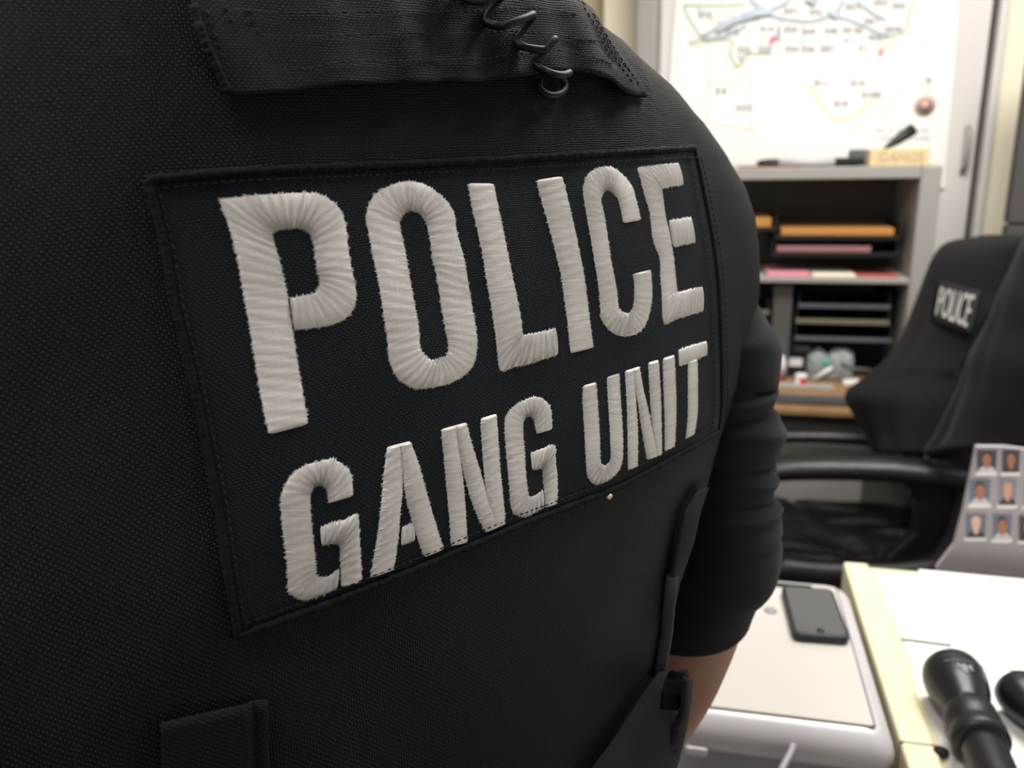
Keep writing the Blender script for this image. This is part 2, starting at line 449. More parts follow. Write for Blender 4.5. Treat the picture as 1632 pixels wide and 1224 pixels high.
# --- embroidered letters
def spansort(P): return P
LET = {}
LET['P'] = [[(424,695,493,677),(409,623,481,607),(396,541,470,538),(385,480,460,473),(372,405,447,415),(357,352,438,385),(345,318,438,374),(367,313,442,371),(400,309,450,369),(440,307,460,368),(480,305,474,367),(510,308,483,371),(537,326,490,377),(550,352,494,388),(555,390,498,410),(559,417,501,430),(569,469,505,449),(563,496,502,458),(545,514,495,466),(510,524,480,469),(467,529,459,473)]]
LET['O'] = [[(656,288,654,339),(678,294,664,342),(705,313,671,350),(723,338,676,360),(728,370,681,384),(739,409,685,415),(746,448,691,442),(754,497,702,509),(760,534,707,534),(759,565,710,552),(750,589,707,565),(727,607,700,569),(701,617,694,572),(666,622,685,572),(646,617,678,565),(627,601,672,558),(616,575,669,546),(612,538,667,518),(606,497,662,491),(599,452,654,448),(596,436,652,436),(589,405,647,405),(582,370,640,374),(579,350,637.5,358),(582,329,638.4,351),(595,307,641.5,346),(617,295,645.3,342),(638,288,650,340),(656,288,654,339)]]
LET['L'] = [[(741,291,786,291),(748,332,794,330),(763,397,808,397),(770,440,816,438),(777,480,824,475),(783,520,831,512),(787,548,832,530),(793,593,834,531),(815,588,842,530),(835,584,852,528.5),(860,576,868,525),(888,567,884,522)]]
LET['I'] = [[(850,287,895,279),(862,332,909,335),(877,386,920,385),(889,436,930,435),(895,476,935,472),(900,512,939,507),(905,564,945,554)]]
LET['C'] = [[(1021,352,990,358),(1016,331,986,338),(1010,308,982,321),(1004,293,976.5,313),(991,278,971,308),(976.5,266.5,968,306),(964,264,964,306),(945,268,960.5,309),(932,279,958,313),(925.5,299,957,323),(927,319,960.5,336),(935,365,966,367),(943.5,414,973,416),(951,463,981,457),(953,495,984,482),(954,508,985.3,490),(963,523,990.7,495.7),(975,533,995,498),(992,538,1000,498.4),(1010,535,1001,497),(1022,526,1004,492),(1032,508,1006,485),(1038,478,1007,468),(1038,455,1006.5,450),(1036,429,1004.5,437)]]
LET['E'] = [[(1079.5,259,1087.6,296),(1055,261,1070,299),(1030,264,1056,302),(1012,266.5,1054,303),(1015.8,282.5,1054,308),(1023,310,1056,319),(1031.7,340,1060,348),(1035,372,1066.7,372),(1039,391,1070,393),(1047.6,412,1073,416),(1048.7,442,1076,444),(1051,470,1078,462),(1054.5,517.6,1079,464),(1075,511,1090,462),(1097,504,1103,459),(1119,497,1117,456)],
            [(1062,350,1070,396),(1080,347.5,1088,392),(1098.6,345,1106,388)]]
LET['G'] = [[(563,791,520,803),(561,762,518,790),(557,748,517,783),(543.5,736,515,777.6),(526,729,510.4,775.4),(508,733,507,775),(486,738.6,501.6,777),(464,753,498.3,780.5),(451,770.6,496,786),(444,793,495,793),(445,832,497,832),(450,872,501.6,872),(454,910,503.8,900),(455,942.7,505,913),(464,950.4,508,916),(479.6,957,515,917),(499.4,955,523.7,915),(519,947,532.5,908.5),(536,939,540,904)],
            [(506.5,839,510,870),(528,831,523.7,868),(548,825.7,533,867),(569,817,538,870),(572,850,539,883),(574.4,887.5,540,909.6),(576,926,541,935)]]
LET['A'] = [[(637,838,635,871),(657,830,660,862)], [(614,711,638,704),(609,750,641,743),(605.5,785,641,781),(601,832,637,816),(595,870,634,856),(586,921,627,907)],
            [(632,706,652,701),(638,745,666,738),(642,785,676,774),(652,826,688,815),(663,862,699,851),(674,888,706,874)]]
LET['N'] = [[(699,683,726,675),(703,715,730,711),(705,740,734,738),(709,790,739.5,786),(713,830,742,825),(715.6,870.6,745,864)],
            [(720,677,741,671),(727,712,750,705),(738,764,766,755),(751,805,778,795),(762,832,792,822),(771,849,804,834)],
            [(762,666,790,657),(765,711,793,705),(768,752,796,747),(773,790,800,785),(778,820,802,812),(782,843,804,834)]]
LET['G2'] = [[(879,685,852,692.6),(878,658,849,679.5),(873.5,643,848,671),(862,634,845,666.7),(849,631,841.6,665),(834,636,837,666.7),(817,645.5,834.6,670),(804.4,659,833,676),(800,675,832.7,686),(802.7,720,835,715.6),(806.6,758,837,754),(808.7,790,840,780),(811,811,841.6,789),(819,822,845,790),(834,825,849,789),(849,818.6,855.4,784.6),(865,809,863,778)],
             [(841.6,721.5,845,750),(852,717,853,749),(864,712.5,859,748),(882.4,707.5,861.5,748.5),(884,730.5,862,760),(886.8,768.7,864,785.7),(887,802.7,865,809.5)]]
LET['U'] = [[(925.5,613.5,949,607),(925,642,950.7,634),(927.6,683,954,681),(930,724,955.6,719.7),(931.7,750.4,956,734),(935.7,764.7,958,739),(947,774,961.3,741),(965.4,768,965.4,739),(981.7,754.5,969.4,733),(990,736,970.5,723.8),(991.5,703.4,969.4,699),(988.8,650,966.4,648),(985.8,594,963.7,601)]]
LET['N2'] = [[(993,590,1010,585),(996,642,1012,637),(997,703,1015,698),(997.6,750,1014.4,743)],
             [(1003,587,1017.4,582.5),(1011,626,1023.6,621),(1018,673,1034,664),(1022.5,703,1041,696),(1028,733.6,1052,725)],
             [(1030,577,1047.5,572),(1033,632,1051,628),(1036,673,1052,668),(1038,699,1052.6,695),(1041,729,1052.5,724)]]
LET['I2'] = [[(1053,570.6,1073,563.5),(1054,621.7,1075.7,617),(1056,672.8,1076,667),(1056,720,1073.6,712.6)]]
LET['T'] = [[(1093,575,1110,570),(1093,622,1110.4,618),(1093,662.5,1110,654),(1089.5,700,1105,691)], [(1078,557,1079,585),(1100,550,1100,577),(1123.6,543,1124,566.6)]]
ORDER = [('P', 'POLICE'), ('O', ''), ('L', ''), ('I', ''), ('C', ''), ('E', ''), ('G', ''), ('A', ''), ('N', ''), ('G2', ''), ('U', ''), ('N2', ''), ('I2', ''), ('T', '')]
NA = 11
def satin(mb, strokes, bulge, pitch):
    for si, st in enumerate(strokes):
        Q = [(castn(a, b), castn(c, d)) for a, b, c, d in st]
        Q = [(*a, *b) for a, b in Q]; loop = st[0] == st[-1]
        if loop: Q = Q+Q[1:2]
        Q = cr(Q, 5) if len(Q) > 3 else Q
        mid = [((a+c)/2*1.0, (b+d)/2) for a, b, c, d in Q]
        L = [0]
        for (a, b), (c, d), q0, q1 in zip(mid, mid[1:], Q, Q[1:]):
            # use the longer of the two edges so fans stay dense
            L.append(L[-1]+max(math.dist(q0[:2], q1[:2]), math.dist(q0[2:], q1[2:]), math.dist((a, b), (c, d)))*.8)
        n = max(4, int(L[-1]/pitch)); j = 0; rows = []; uvs = []; cols = []
        big = bulge*(1+.12*si)
        slow = random.uniform(0, 9)
        for i in range(n+1):
            x = L[-1]*i/n
            while j < len(L)-2 and L[j+1] < x: j += 1
            k = (x-L[j])/max(L[j+1]-L[j], 1e-9); q = [p+(r-p)*k for p, r in zip(Q[j], Q[j+1])]
            j1, j2 = random.uniform(0, 1)**2*.0009, random.uniform(0, 1)**2*.0009
            dx, dy = q[2]-q[0], q[3]-q[1]; ln = math.hypot(dx, dy)+1e-9; dx /= ln; dy /= ln
            tone = min(1, max(0, random.gauss(.55, .13)+.08*math.sin(i*.13+slow)))
            endf = 1 if loop else min(1, min(i, n-i)/2.0+.15)
            for part in ((0, .0), (1, .00016)):
                last = (part[0] == 0)
                r = []; uu = []
                sh = (part[0]*.5)*L[-1]/n
                # shift half a pitch for ridge rows
                xx = min(L[-1], x+sh); jj = j
                while jj < len(L)-2 and L[jj+1] < xx: jj += 1
                kk = (xx-L[jj])/max(L[jj+1]-L[jj], 1e-9); qq = [p+(s_-p)*kk for p, s_ in zip(Q[jj], Q[jj+1])]
                ext = (0, 0) if last else (j1+.0001, j2+.0001)
                lu, lt, ru, rt = qq[0]-dx*ext[0], qq[1]-dy*ext[0], qq[2]+dx*ext[1], qq[3]+dy*ext[1]
                for a in range(NA):
                    w = a/(NA-1); w2 = .5-.5*math.cos(PI*w); e = 1-abs(2*w2-1)**3
                    h = .0006+endf*big*e+part[1]*(1+.5*math.sin(w*9+i))
                    if a in (0, NA-1): h = .0002
                    r.append(S(lu+(ru-lu)*w2, lt+(rt-lt)*w2, h)); uu.append((w2*ln*1000, xx*1000))
                rows.append(r); uvs.append(uu); cols.append([tone+(-.16 if last else .05)]*NA)
        mb_ = MB(); mb_.grid(rows, uvs); o = len(mb.v)
        mb.add(mb_.v, mb_.f, [u for r in uvs for u in r], [c for r in cols for c in r])
for k, _ in ORDER:
    mb = MB(); big = k in 'POLICE' and len(k) == 1
    satin(mb, LET[k], .0012 if big else .0011, .00056 if big else .00048)
    obj('letter', mb, M['thread'], vest, label='silver embroidered letter '+k[0])

# --- carrying strap across the shoulders
sT = [(290, -70), (420, -78), (560, -90), (700, -110), (800, -120), (860, -125)]
sB = [(356, 150), (380, 154), (445, 151), (537, 141), (620, 137), (700, 135), (766, 134), (834, 124), (886, 118), (937, 126), (990, 152), (1027, 156)]
sL = [(290, -70), (304, 18), (322, 72), (340, 112), (356, 150)]
sR = [(860, -125), (905, -40), (945, 32), (982, 90), (1012, 128), (1027, 156)]
G = coons(utl(sT, 110), utl(sB, 110), utl(sL, 40), utl(sR, 40))
rows = []; uvs = []
for i, r in enumerate(G):
    v = i/(len(G)-1); rr = []
    for j, (u, t) in enumerate(r):
        w = j/(len(r)-1); edge = min(1, min(w, 1-w)/.1)
        h = .0022+.0035*edge*v**2*(1 if w > .3 else .45+w*1.8)+.0006*math.sin(w*30)*v
        rr.append(S(u, t, h))
    rows.append(rr); uvs.append([(u*1000, t*1000) for u, t in r])
mb = MB(); mb.grid(rows, uvs)
strap = obj('carrying_strap', mb, M['webbing'], vest, solid=.0022, label='wide webbing strap across the shoulders')
sm = MB()
for P_, hh in (([(318, 5), (340, 70), (372, 144)], .0036), ([(345, 0), (372, 60), (408, 145)], .0036), ([(385, 0), (405, 60), (437, 143)], .0036),
           ([(330, 20), (420, 27), (560, 26), (700, 24), (830, 20), (910, 30)], .0052), ([(370, 63), (480, 65), (600, 61), (700, 60), (830, 58), (945, 75)], .0060),
           ([(420, 122), (480, 116), (540, 106), (640, 104), (760, 100), (880, 88), (960, 112)], .0070), ([(905, 0), (940, 50), (985, 118), (1000, 140)], .0040), ([(930, 20), (965, 75), (1008, 140)], .0036)):
    q = stitches(P_, .0034, .0025, .0003, hh, .0002); sm.add(q.v, q.f)
obj('stitching', sm, M['stitch'], vest)
t_, _ = pxtube([(x, y, .0034) for x, y in sL[1:]], .0016, .003, .0005); obj('strap_edge', t_, M['binding'], vest)
mb = MB(); mb.tube([S(*castn(966, 789), .0012), S(*castn(966.5, 790), .0028)], [.0016, .0014], 10)
obj('lint_speck', mb, mat('pale_lint', (.75, .62, .45), .6), vest)

# --- small webbing tab low on the back
def pxsheet(L_, R_, n, m, hf):
    A = resample(L_, n); B_ = resample(R_, n); rows = []; uv = []
    for a, b in zip(A, B_):
        r = []; w_ = []
        for k in range(m):
            q = [x+(y-x)*k/(m-1) for x, y in zip(a, b)]; u, t = castn(*q[:2])
            r.append(S(u, t, hf(k/(m-1)))); w_.append((u*1000, t*1000))
        rows.append(r); uv.append(w_)
    return rows, uv
rows, uv = pxsheet([(253, 1147), (257, 1260), (262, 1380)], [(423, 1110), (426, 1260), (428, 1380)], 16, 24, lambda k: .0022+(-.0014 if .86 < k < .93 else 0))
mb = MB(); mb.grid(rows, uv); obj('webbing_tab', mb, M['webbing'], vest, solid=.0014, label='square webbing tab')
# --- side tab at the armhole
def zat(x, y):
    for k in range(120):
        q = cast(x-k, y)
        if q: return (S(*q)-CAM).dot(FW)
    return .5
def freesheet(L_, R_, n, m, dz, bow=0, h=.003):
    A = resample(L_, n); B_ = resample(R_, n); rows = []; uv = []
    for i, (a, b) in enumerate(zip(A, B_)):
        za = zat(a[0]-6, a[1])-h; r = []; w_ = []
        for k in range(m):
            f = k/(m-1); x, y = a[0]+(b[0]-a[0])*f, a[1]+(b[1]-a[1])*f
            p = atd(x, y, za+dz*f-bow*math.sin(PI*f)); r.append(p); w_.append(((b[0]-a[0])*f*.4, i*1.6*180/n/4*2.2))
        rows.append(r); uv.append(w_)
    mb = MB(); mb.grid(rows, uv); return mb
mb = freesheet([(1111, 781), (1089, 818), (1078, 871), (1068, 930)], [(1127, 777), (1114, 817), (1104, 862), (1084, 922)], 24, 8, .012, .002, .004)
obj('side_tab', mb, M['flap'], vest, solid=.002, label='grey-black side tab')
mb = MB(); mb.tube([atd(x, y, zat(x-8, y)-.002) for x, y in ((1072, 918), (1066, 965), (1062, 1010), (1056, 1045), (1050, 1080))], [.0035]*5, 8)
obj('edge_binding', mb, M['flap'], vest)
# --- lower side panel folded out at the waist
Lp = [(1048, 1072), (1028, 1100), (1004, 1137), (980, 1175), (944, 1223), (905, 1290)]
Rp = [(1092, 1068), (1099, 1088), (1097, 1115), (1091, 1150), (1083, 1185), (1073, 1225)]
mb = freesheet(Lp, Rp+[(1062, 1290)], 30, 16, .045, .010, .006)
obj('side_panel', mb, M['flap'], vest, solid=.003, label='grey-black canvas side panel')
mb = freesheet([(1070, 1069), (1062, 1080), (1055, 1105), (1053, 1130)], [(1090, 1071), (1096, 1085), (1090, 1110), (1079, 1132)], 16, 8, .02, 0, .050)  # near-black sheet laid over the panel as the shade inside its slot
obj('dark_slot_sheet', mb, mat('deep_black_slot_shade', (.0025, .003, .004), .95, .05), vest, solid=.001)
mb = freesheet([(1091, 1080), (1087, 1125), (1072, 1172), (1056, 1224), (1040, 1290)], [(1101, 1082), (1099, 1115), (1093, 1152), (1085, 1187), (1075, 1226), (1064, 1290)], 26, 6, .01, .002, .052)
obj('panel_hem', mb, M['flap'], vest, solid=.003)
# --- radio coil: stretched plastic helix over the strap
cp = [(702, -52, .004), (712, -28, .005), (735, -25, .013), (758, -32, .012), (756, -15, .005), (742, -22, .004), (722, -8, .005), (724, 10, .009), (740, 15, .013), (758, 8, .014), (773, 6, .012), (769, 20, .006),
      (762, 36, .005), (768, 48, .009), (780, 54, .013), (798, 48, .014), (815, 39, .013), (814, 55, .007), (807, 72, .005), (812, 86, .009), (824, 92, .013),
      (840, 88, .014), (856, 76, .013), (850, 92, .007), (838, 104, .005), (841, 118, .009), (852, 129, .013), (868, 132, .013), (878, 126, .011)]
mb = MB(); pts = [S(*castn(x, y), h) for x, y, h in cr(cp, 7)]; mb.tube(pts, .00165, 10)
coil = obj('coiled_cord', mb, M['coil']); tag(coil, 'black plastic coiled cord hanging over the strap at the top of the vest', 'cord')
mb = MB(); pts = [S(*castn(x, y), h) for x, y, h in cr([(885, 127, .003), (890, 140, .0035), (884, 151, .0035), (872, 155, .0035), (860, 151, .0035), (854, 141, .0028), (857, 130, .002)], 6)]
mb.tube(pts, .0016, 10); obj('end_loop', mb, M['coil'], coil)

# --- body: one skinned figure
def T3(u, t, d): return P0+hv*u+vv*t+nv*d
neck = T3(UC, -.23, BT+dome(-.2)+.01)
J = {}
hips = T3(UC, .50, BT); hips.z = .98; hips -= hv*.05
J['pelvis'] = (hips, .095); J['waist'] = (T3(UC, .32, BT), .09); J['chest'] = (T3(UC, .10, BT), .105); J['upper'] = (T3(UC, -.06, BT+.05), .07)
J['neck'] = (neck+Vector((0, 0, .0)), .058); J['jaw'] = (neck+Vector((0, 0, .09))+nv*.02, .062); J['head'] = (neck+Vector((0, 0, .16))+nv*.03, .088); J['crown'] = (neck+Vector((0, 0, .22))+nv*.025, .07)
J['shR'] = (T3(UC+.155, .03, BT+.02), .055); J['shL'] = (T3(UC-.275, .0, BT+.02), .055)
arm = [(1103, 905, .575, .047), (1078, 1000, .60, .047), (1050, 1075, .62, .046), (1010, 1150, .65, .041), (958, 1235, .69, .033), (915, 1305, .725, .027)]
AP = [(atd(x, y, z), r) for x, y, z, r in arm]
wr = AP[-1][0]; hd = (AP[-1][0]-AP[-3][0]).normalized()
vl = {}
verts = []; edges = []; rad = []
def jv(p, r, par=None):
    verts.append(Vector(p)); rad.append(r); i = len(verts)-1
    if par is not None: edges.append((par, i))
    return i
pe = jv(*J['pelvis']); wa = jv(*J['waist'], pe); ch = jv(*J['chest'], wa); up_ = jv(*J['upper'], ch); nk = jv(*J['neck'], up_); jw = jv(*J['jaw'], nk); he = jv(*J['head'], jw); crn = jv(*J['crown'], he)
noz = jv(J['head'][0]+nv*.105-Vector((0, 0, .02)), .013, he)
def hand(w, dirv, side, par):
    palm = jv(w+dirv*.05, .026, par); kn = w+dirv*.085; across = side.normalized()
    for k, (o, ln) in enumerate(((-.030, .062), (-.010, .072), (.010, .068), (.028, .052))):
        a = jv(kn+across*o, .0095, palm); b = jv(kn+across*o*1.1+dirv*ln*.5+side.cross(dirv)*.012, .0085, a); jv(kn+across*o*1.15+dirv*ln*.85+side.cross(dirv)*.035, .0075, b)
    a = jv(w+dirv*.035-across*.035, .011, palm); jv(w+dirv*.07-across*.055, .009, a)
s1 = jv(*J['shR'], up_); e0 = jv(atd(1098, 700, .575), .045, s1); prev = e0
for p, r in AP: prev = jv(p, r, prev)
hand(wr, hd, Vector((0, 0, 1)).cross(hd).normalized(), prev)
s2 = jv(*J['shL'], up_); el = J['shL'][0]-hv*.035+Vector((0, 0, -.30))+nv*.02; e2 = jv(el, .042, s2); w2_ = el+Vector((0, 0, -.22))+nv*.08; w2i = jv(w2_, .028, e2)
hand(w2_, (w2_-el).normalized(), nv, w2i)
legs = []
print('HIPS', [round(c, 3) for c in hips], [round(c, 3) for c in wr], [round(c, 3) for c in e2 and verts[e2]])
for sgn in (-1, 1):
    hp = hips+hv*.09*sgn+Vector((0, 0, -.08)); k1 = jv(hp, .085, pe); kn = Vector((hp.x, hp.y, .50))+nv.normalized()*.01; kn.z = .5; k2 = jv(kn, .06, k1); an = Vector((kn.x, kn.y, .10)); k3 = jv(an, .042, k2)
    fd = Vector((nv.x, nv.y, 0)).normalized(); k4 = jv(an+fd*.06+Vector((0, 0, -.05)), .035, k3); jv(an+fd*.15+Vector((0, 0, -.065)), .028, k4); legs.append((hp, kn, an, fd))
off = origin(person); me = bpy.data.meshes.new('body'); me.from_pydata([v-off for v in verts], edges, []); me.update()
body = bpy.data.objects.new('body', me); C.objects.link(body); body.parent = person; me.materials.append(M['skin'])
sk = body.modifiers.new('skin', 'SKIN'); sk.use_smooth_shade = True; me.skin_vertices or None
if not me.skin_vertices: 
    me.attributes
bm = bmesh.new(); bm.from_mesh(me); sl = bm.verts.layers.skin.verify(); bm.verts.ensure_lookup_table()
for i, v in enumerate(bm.verts):
    v[sl].radius = (rad[i], rad[i]); v[sl].use_root = (i == 0)
bm.to_mesh(me); bm.free()
x = body.modifiers.new('u', 'SUBSURF'); x.levels = 2; x.render_levels = 2
# hair
hc = J['head'][0]+Vector((0, 0, .015)); mb = MB(); R_ = []
for i in range(12):
    th = PI*(.02+.62*i/11); R_.append([hc+hv*(.083*math.sin(th)*math.cos(a))+nv*(.098*math.sin(th)*math.sin(a)*(1 if math.sin(a) < 0 else .9)-.005)+Vector((0, 0, 1))*(.118*math.cos(th)*(1) + (0.03 if math.sin(a) > .2 and i > 7 else 0)) for a in [2*PI*k/28 for k in range(28)]])
mb.loft(R_, cap=True); obj('hair', mb, M['hair'], person)
# ears + eyes
mb = MB()
for sgn in (-1, 1): obj('ear', MB().ell(J['head'][0]+hv*.09*sgn-Vector((0, 0, .01)), hv*.008, nv*.018, Vector((0, 0, .03))), M['skin'], person)
for sgn in (-1, 1):
    obj('eye', MB().ell(J['head'][0]+nv*.076+hv*.032*sgn+Vector((0, 0, .008)), hv*.012, nv*.008, Vector((0, 0, .007)), 8, 12), M['whiteplastic'], person)
obj('mouth', MB().ell(J['jaw'][0]+nv*.075+Vector((0, 0, .01)), hv*.024, nv*.006, Vector((0, 0, .006)), 8, 12), mat('lips', (.35, .12, .10), .5), person)
# --- sweatshirt: shoulders, both sleeves (rings follow the arm, with folds)
def sleeve(rings, folds, seg=56, n=150):
    R = resample([(*p, r) for p, r in rings], n); out = []; pts = [Vector(q[:3]) for q in R]; a0 = None
    for i, q in enumerate(R):
        t = (pts[min(i+1, n-1)]-pts[max(i-1, 0)]).normalized()
        a = hv if a0 is None else a0; a = (a-t*a.dot(t)).normalized(); b = t.cross(a); a0 = a; v = i/(n-1); r = q[3]; ring = []
        for k in range(seg):
            th = 2*PI*k/seg; w = 0
            for (c, wd, am, ph, tw) in folds:
                x = (v-c-tw*math.sin(th+ph))/wd; w += am*math.exp(-x*x)*(.55+.45*math.sin(th+ph+.8))
            ring.append(pts[i]+(a*math.cos(th)+b*math.sin(th))*(r+w))
        out.append(ring)
    return out
sx = [(950, 400, .60, .045), (1000, 455, .59, .052), (1045, 510, .575, .0565), (1072, 548, .572, .0590), (1090, 588, .572, .0605), (1090, 612, .572, .0585), (1088, 638, .572, .0565), (1098, 695, .574, .0590), (1096, 755, .576, .0550), (1094, 805, .578, .0585), (1098, 850, .58, .0600), (1097, 880, .582, .0585), (1086, 910, .585, .0540), (1079, 935, .59, .0525), (1075, 953, .595, .0520)]
rings = [(tuple(atd(x, y, z)), r) for x, y, z, r in sx]
rings = [((q[0], q[1], q[2]), q[3]) for q in cr([(*p, r) for p, r in rings], 6)]
random.seed(11)
folds = [(.36, .011, .0045, .4, .03), (.40, .011, -.004, .4, .04), (.445, .012, .0045, 0, .05), (.485, .010, -.004, .2, .045), (.525, .010, .004, .5, .04), (.57, .010, -.0035, 0, .045), (.61, .011, .004, .3, .05), (.66, .010, -.003, .1, .045), (.71, .012, .003, .3, .04), (.80, .008, -.002, 0, .02), (.86, .02, .0012, 0, .01)]
mb = MB(); mb.loft(sleeve(rings, folds), cap=False)
obj('sleeve', mb, M['sweat'], person, solid=.003, label='dark navy sleeve pushed up to the elbow')
ls = [(J['shL'][0]+hv*.10+Vector((0, 0, .02)), .050), (J['shL'][0]+hv*.05+Vector((0, 0, .012)), .058), (J['shL'][0], .063), (J['shL'][0]-hv*.03+Vector((0, 0, -.12)), .058), (el, .052), (el.lerp(w2_, .4), .045)]
mb = MB(); mb.loft(sleeve([(tuple(p), r) for p, r in ls], folds, 32, 60), cap=False); obj('sleeve', mb, M['sweat'], person, solid=.003)
# collar/shirt yoke closing the top of the vest, and shirt under it
mb = MB(); R_ = []
for i in range(10):
    f = i/9; t = -.215-.05*f; a = AW[0]*(1-f)+.062*f; c0 = T3(UC, t, BT+dome(-.2)+.006*f); bb = BT*.98*(1-f)+.062*f
    R_.append([c0+hv*a*math.cos(q)+nv*bb*math.sin(q) for q in [2*PI*k/40 for k in range(40)]])
mb.loft(R_, cap=False); obj('shirt_yoke', mb, M['sweat'], person, solid=.003)
# trousers and boots
mb = MB(); R_ = []
for i in range(8):
    f = i/7; c0 = T3(UC, .44, BT).lerp(hips+Vector((0, 0, -.10)), f); R_.append([c0+Vector((hv.x, hv.y, 0)).normalized()*(.150+.01*f)*math.cos(q)+Vector((nv.x, nv.y, 0)).normalized()*.125*math.sin(q) for q in [2*PI*k/40 for k in range(40)]])
mb.loft(R_)
for hp, kn, an, fd in legs:
    mb.tube([hp+Vector((0, 0, .06)), hp, hp.lerp(kn, .5), kn, kn.lerp(an, .5), an+Vector((0, 0, .02))], [.09, .098, .088, .072, .068, .068], 24)
obj('trousers', mb, M['trouser'], person)
for hp, kn, an, fd in legs:
    sd = Vector((-fd.y, fd.x, 0)); mb = MB(); mb.tube([an+Vector((0, 0, .12)), an+Vector((0, 0, -.02)), an+fd*.02+Vector((0, 0, -.045))], [.06, .055, .052], 20)
    R_ = []
    for i in range(9):
        f = i/8; c0 = Vector((an.x, an.y, 0))+fd*(-.085+.30*f); w = .050*math.sin(PI*(.15+.75*f))**.5*1.02; hh = .085*(1-f)**.8+.045
        R_.append([c0+sd*w*math.cos(q)+Vector((0, 0, hh*max(0, .5+.5*math.sin(q))+.001)) for q in [2*PI*k/20 for k in range(20)]])
    mb.loft(R_); obj('boot', mb, M['shoe'], person)

# ------------------------------------------------------------------ room
X0, X1, Y0, Y1, ZC = -2.2, 2.4, -1.9, 2.95, 2.65
struct('floor', MB().box(X0-.1, X1+.1, Y0-.1, Y1+.3, -.06, 0), M['floor'])
struct('ceiling', MB().box(X0-.1, X1+.1, Y0-.1, Y1+.3, ZC, ZC+.08), M['ceil'])
struct('wall_back', MB().box(X0-.1, X1+.1, Y1, Y1+.1, 0, ZC), M['wall'])
struct('wall_left', MB().box(X0-.1, X0, Y0, Y1, 0, ZC), M['wall_white'])
struct('wall_right', MB().box(X1, X1+.1, Y0, Y1, 0, ZC), M['wall_white'])
struct('wall_front', MB().box(X0-.1, X1+.1, Y0-.1, Y0, 0, ZC), M['wall_white'])
struct('baseboard_back', MB().box(X0, X1, Y1-.015, Y1, 0, .1), M['dark_gap'])
# shallow pilaster left of the cabinet and door trim right of it
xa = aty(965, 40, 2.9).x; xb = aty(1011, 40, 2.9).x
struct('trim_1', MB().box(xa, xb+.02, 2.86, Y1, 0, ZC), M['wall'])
struct('trim_2', MB().box(X0, xa, 2.935, Y1, 0, ZC), M['wall_tan'])  # wall left of the pilaster, in a darker cream

# tall cabinet with the map on its doors
YC = 2.72
cl, crt = aty(1012, 50, YC).x, aty(1569, 150, YC).x
cab = thing('storage_cabinet', 'tall light grey steel cabinet behind the bookcase, with the map on its doors', 'cabinet', ((cl+crt)/2, YC+.1, 0))
obj('body', MB().box(cl, crt, YC+.02, 2.93, .0, 2.05), M['cabmetal'], cab, False, .02)
xm = (cl+crt)/2
d1 = obj('door', MB().box(cl+.075, xm-.002, YC, YC+.018, .05, 2.0), M['cabmetal'], cab, False, .003)
d2 = obj('door', MB().box(xm+.002, crt-.006, YC, YC+.018, .05, 2.0), M['cabmetal'], cab, False, .003)
hp = aty(1545, 240, YC)
mb = MB(); mb.tube([(hp.x-.012, YC-.003, hp.z+.065), (hp.x-.012, YC-.022, hp.z+.05), (hp.x-.012, YC-.024, hp.z-.04), (hp.x-.012, YC-.003, hp.z-.058)], .008, 10); obj('door_handle', mb, M['hutch'], d2)
obj('corner_post', MB().box(cl, cl+.068, YC-.012, YC+.03, .0, 2.05), M['hutch'], cab, False, .012)
tx0, tx1 = aty(1573, 150, YC).x, aty(1582, 150, YC).x
tx2 = aty(1604, 150, YC).x
o = struct('trim_3', MB().box(crt+.002, tx0+.006, YC+.03, Y1, 0, ZC), M['dark_gap'])  # dark strip in the cabinet gap, the gap's shade given as colour
o = struct('trim_4', MB().box(tx0+.006, tx1+.012, YC-.01, Y1, 0, ZC), M['cabmetal'], .004)
o = struct('trim_5', MB().box(tx1+.012, aty(1645, 150, YC).x+.1, YC+.02, Y1, 0, ZC), M['wall'])
# map
mapp = thing('wall_map', 'large printed street map taped to the grey cabinet doors', 'map', (.25, YC-.01, 1.4))
pts = [aty(x, y, YC-.008) for x, y in ((1083, -60), (1072, 60), (1064, 180), (1058, 300))]+[aty(x, y, YC-.008) for x, y in ((1506, 300), (1508, 260), (1524, 60), (1530, -60))]
zt = max(p.z for p in pts)+.35
poly = [Vector((pts[0].x-.01, pts[0].y, zt))]+pts+[Vector((pts[-1].x+.0, pts[0].y, zt))]
obj('paper', MB().prism(poly, (0, .003, 0)), M['map'], mapp, False)
def mline(P, w, dep=.0096): return MB().tube([aty(x, y, YC-dep) for x, y in cr(P, 5)], w, 4, flat=.15, side=Vector((0, 1, 0)))
def mlines(name, Ls, m, w, lab=None):
    for k, P_ in enumerate(Ls): obj(name, mline(P_, w, .0088+.00003*k), m, mapp, label=lab)
mlines('map_boundary', [[(1090, 8), (1150, 9), (1190, 6)], [(1090, 8), (1093, 20), (1102, 36), (1112, 52), (1122, 66)], [(1098, 68), (1112, 64), (1125, 66), (1145, 64), (1168, 66), (1165, 85), (1170, 100), (1182, 104), (1188, 88), (1200, 86), (1230, 86)], [(1455, 0), (1448, 25), (1443, 50), (1420, 58), (1405, 62)]], M['inkgreen'], .0028, 'green boundary line')
mlines('map_boundary', [[(1285, 133), (1300, 152), (1318, 178), (1335, 190), (1360, 184), (1390, 160)], [(1403, 62), (1402, 78), (1418, 74), (1425, 60)], [(1098, 70), (1115, 72)], [(1168, 100), (1176, 108), (1190, 90)]], M['inkyellow'], .0028, 'pale yellow boundary line')
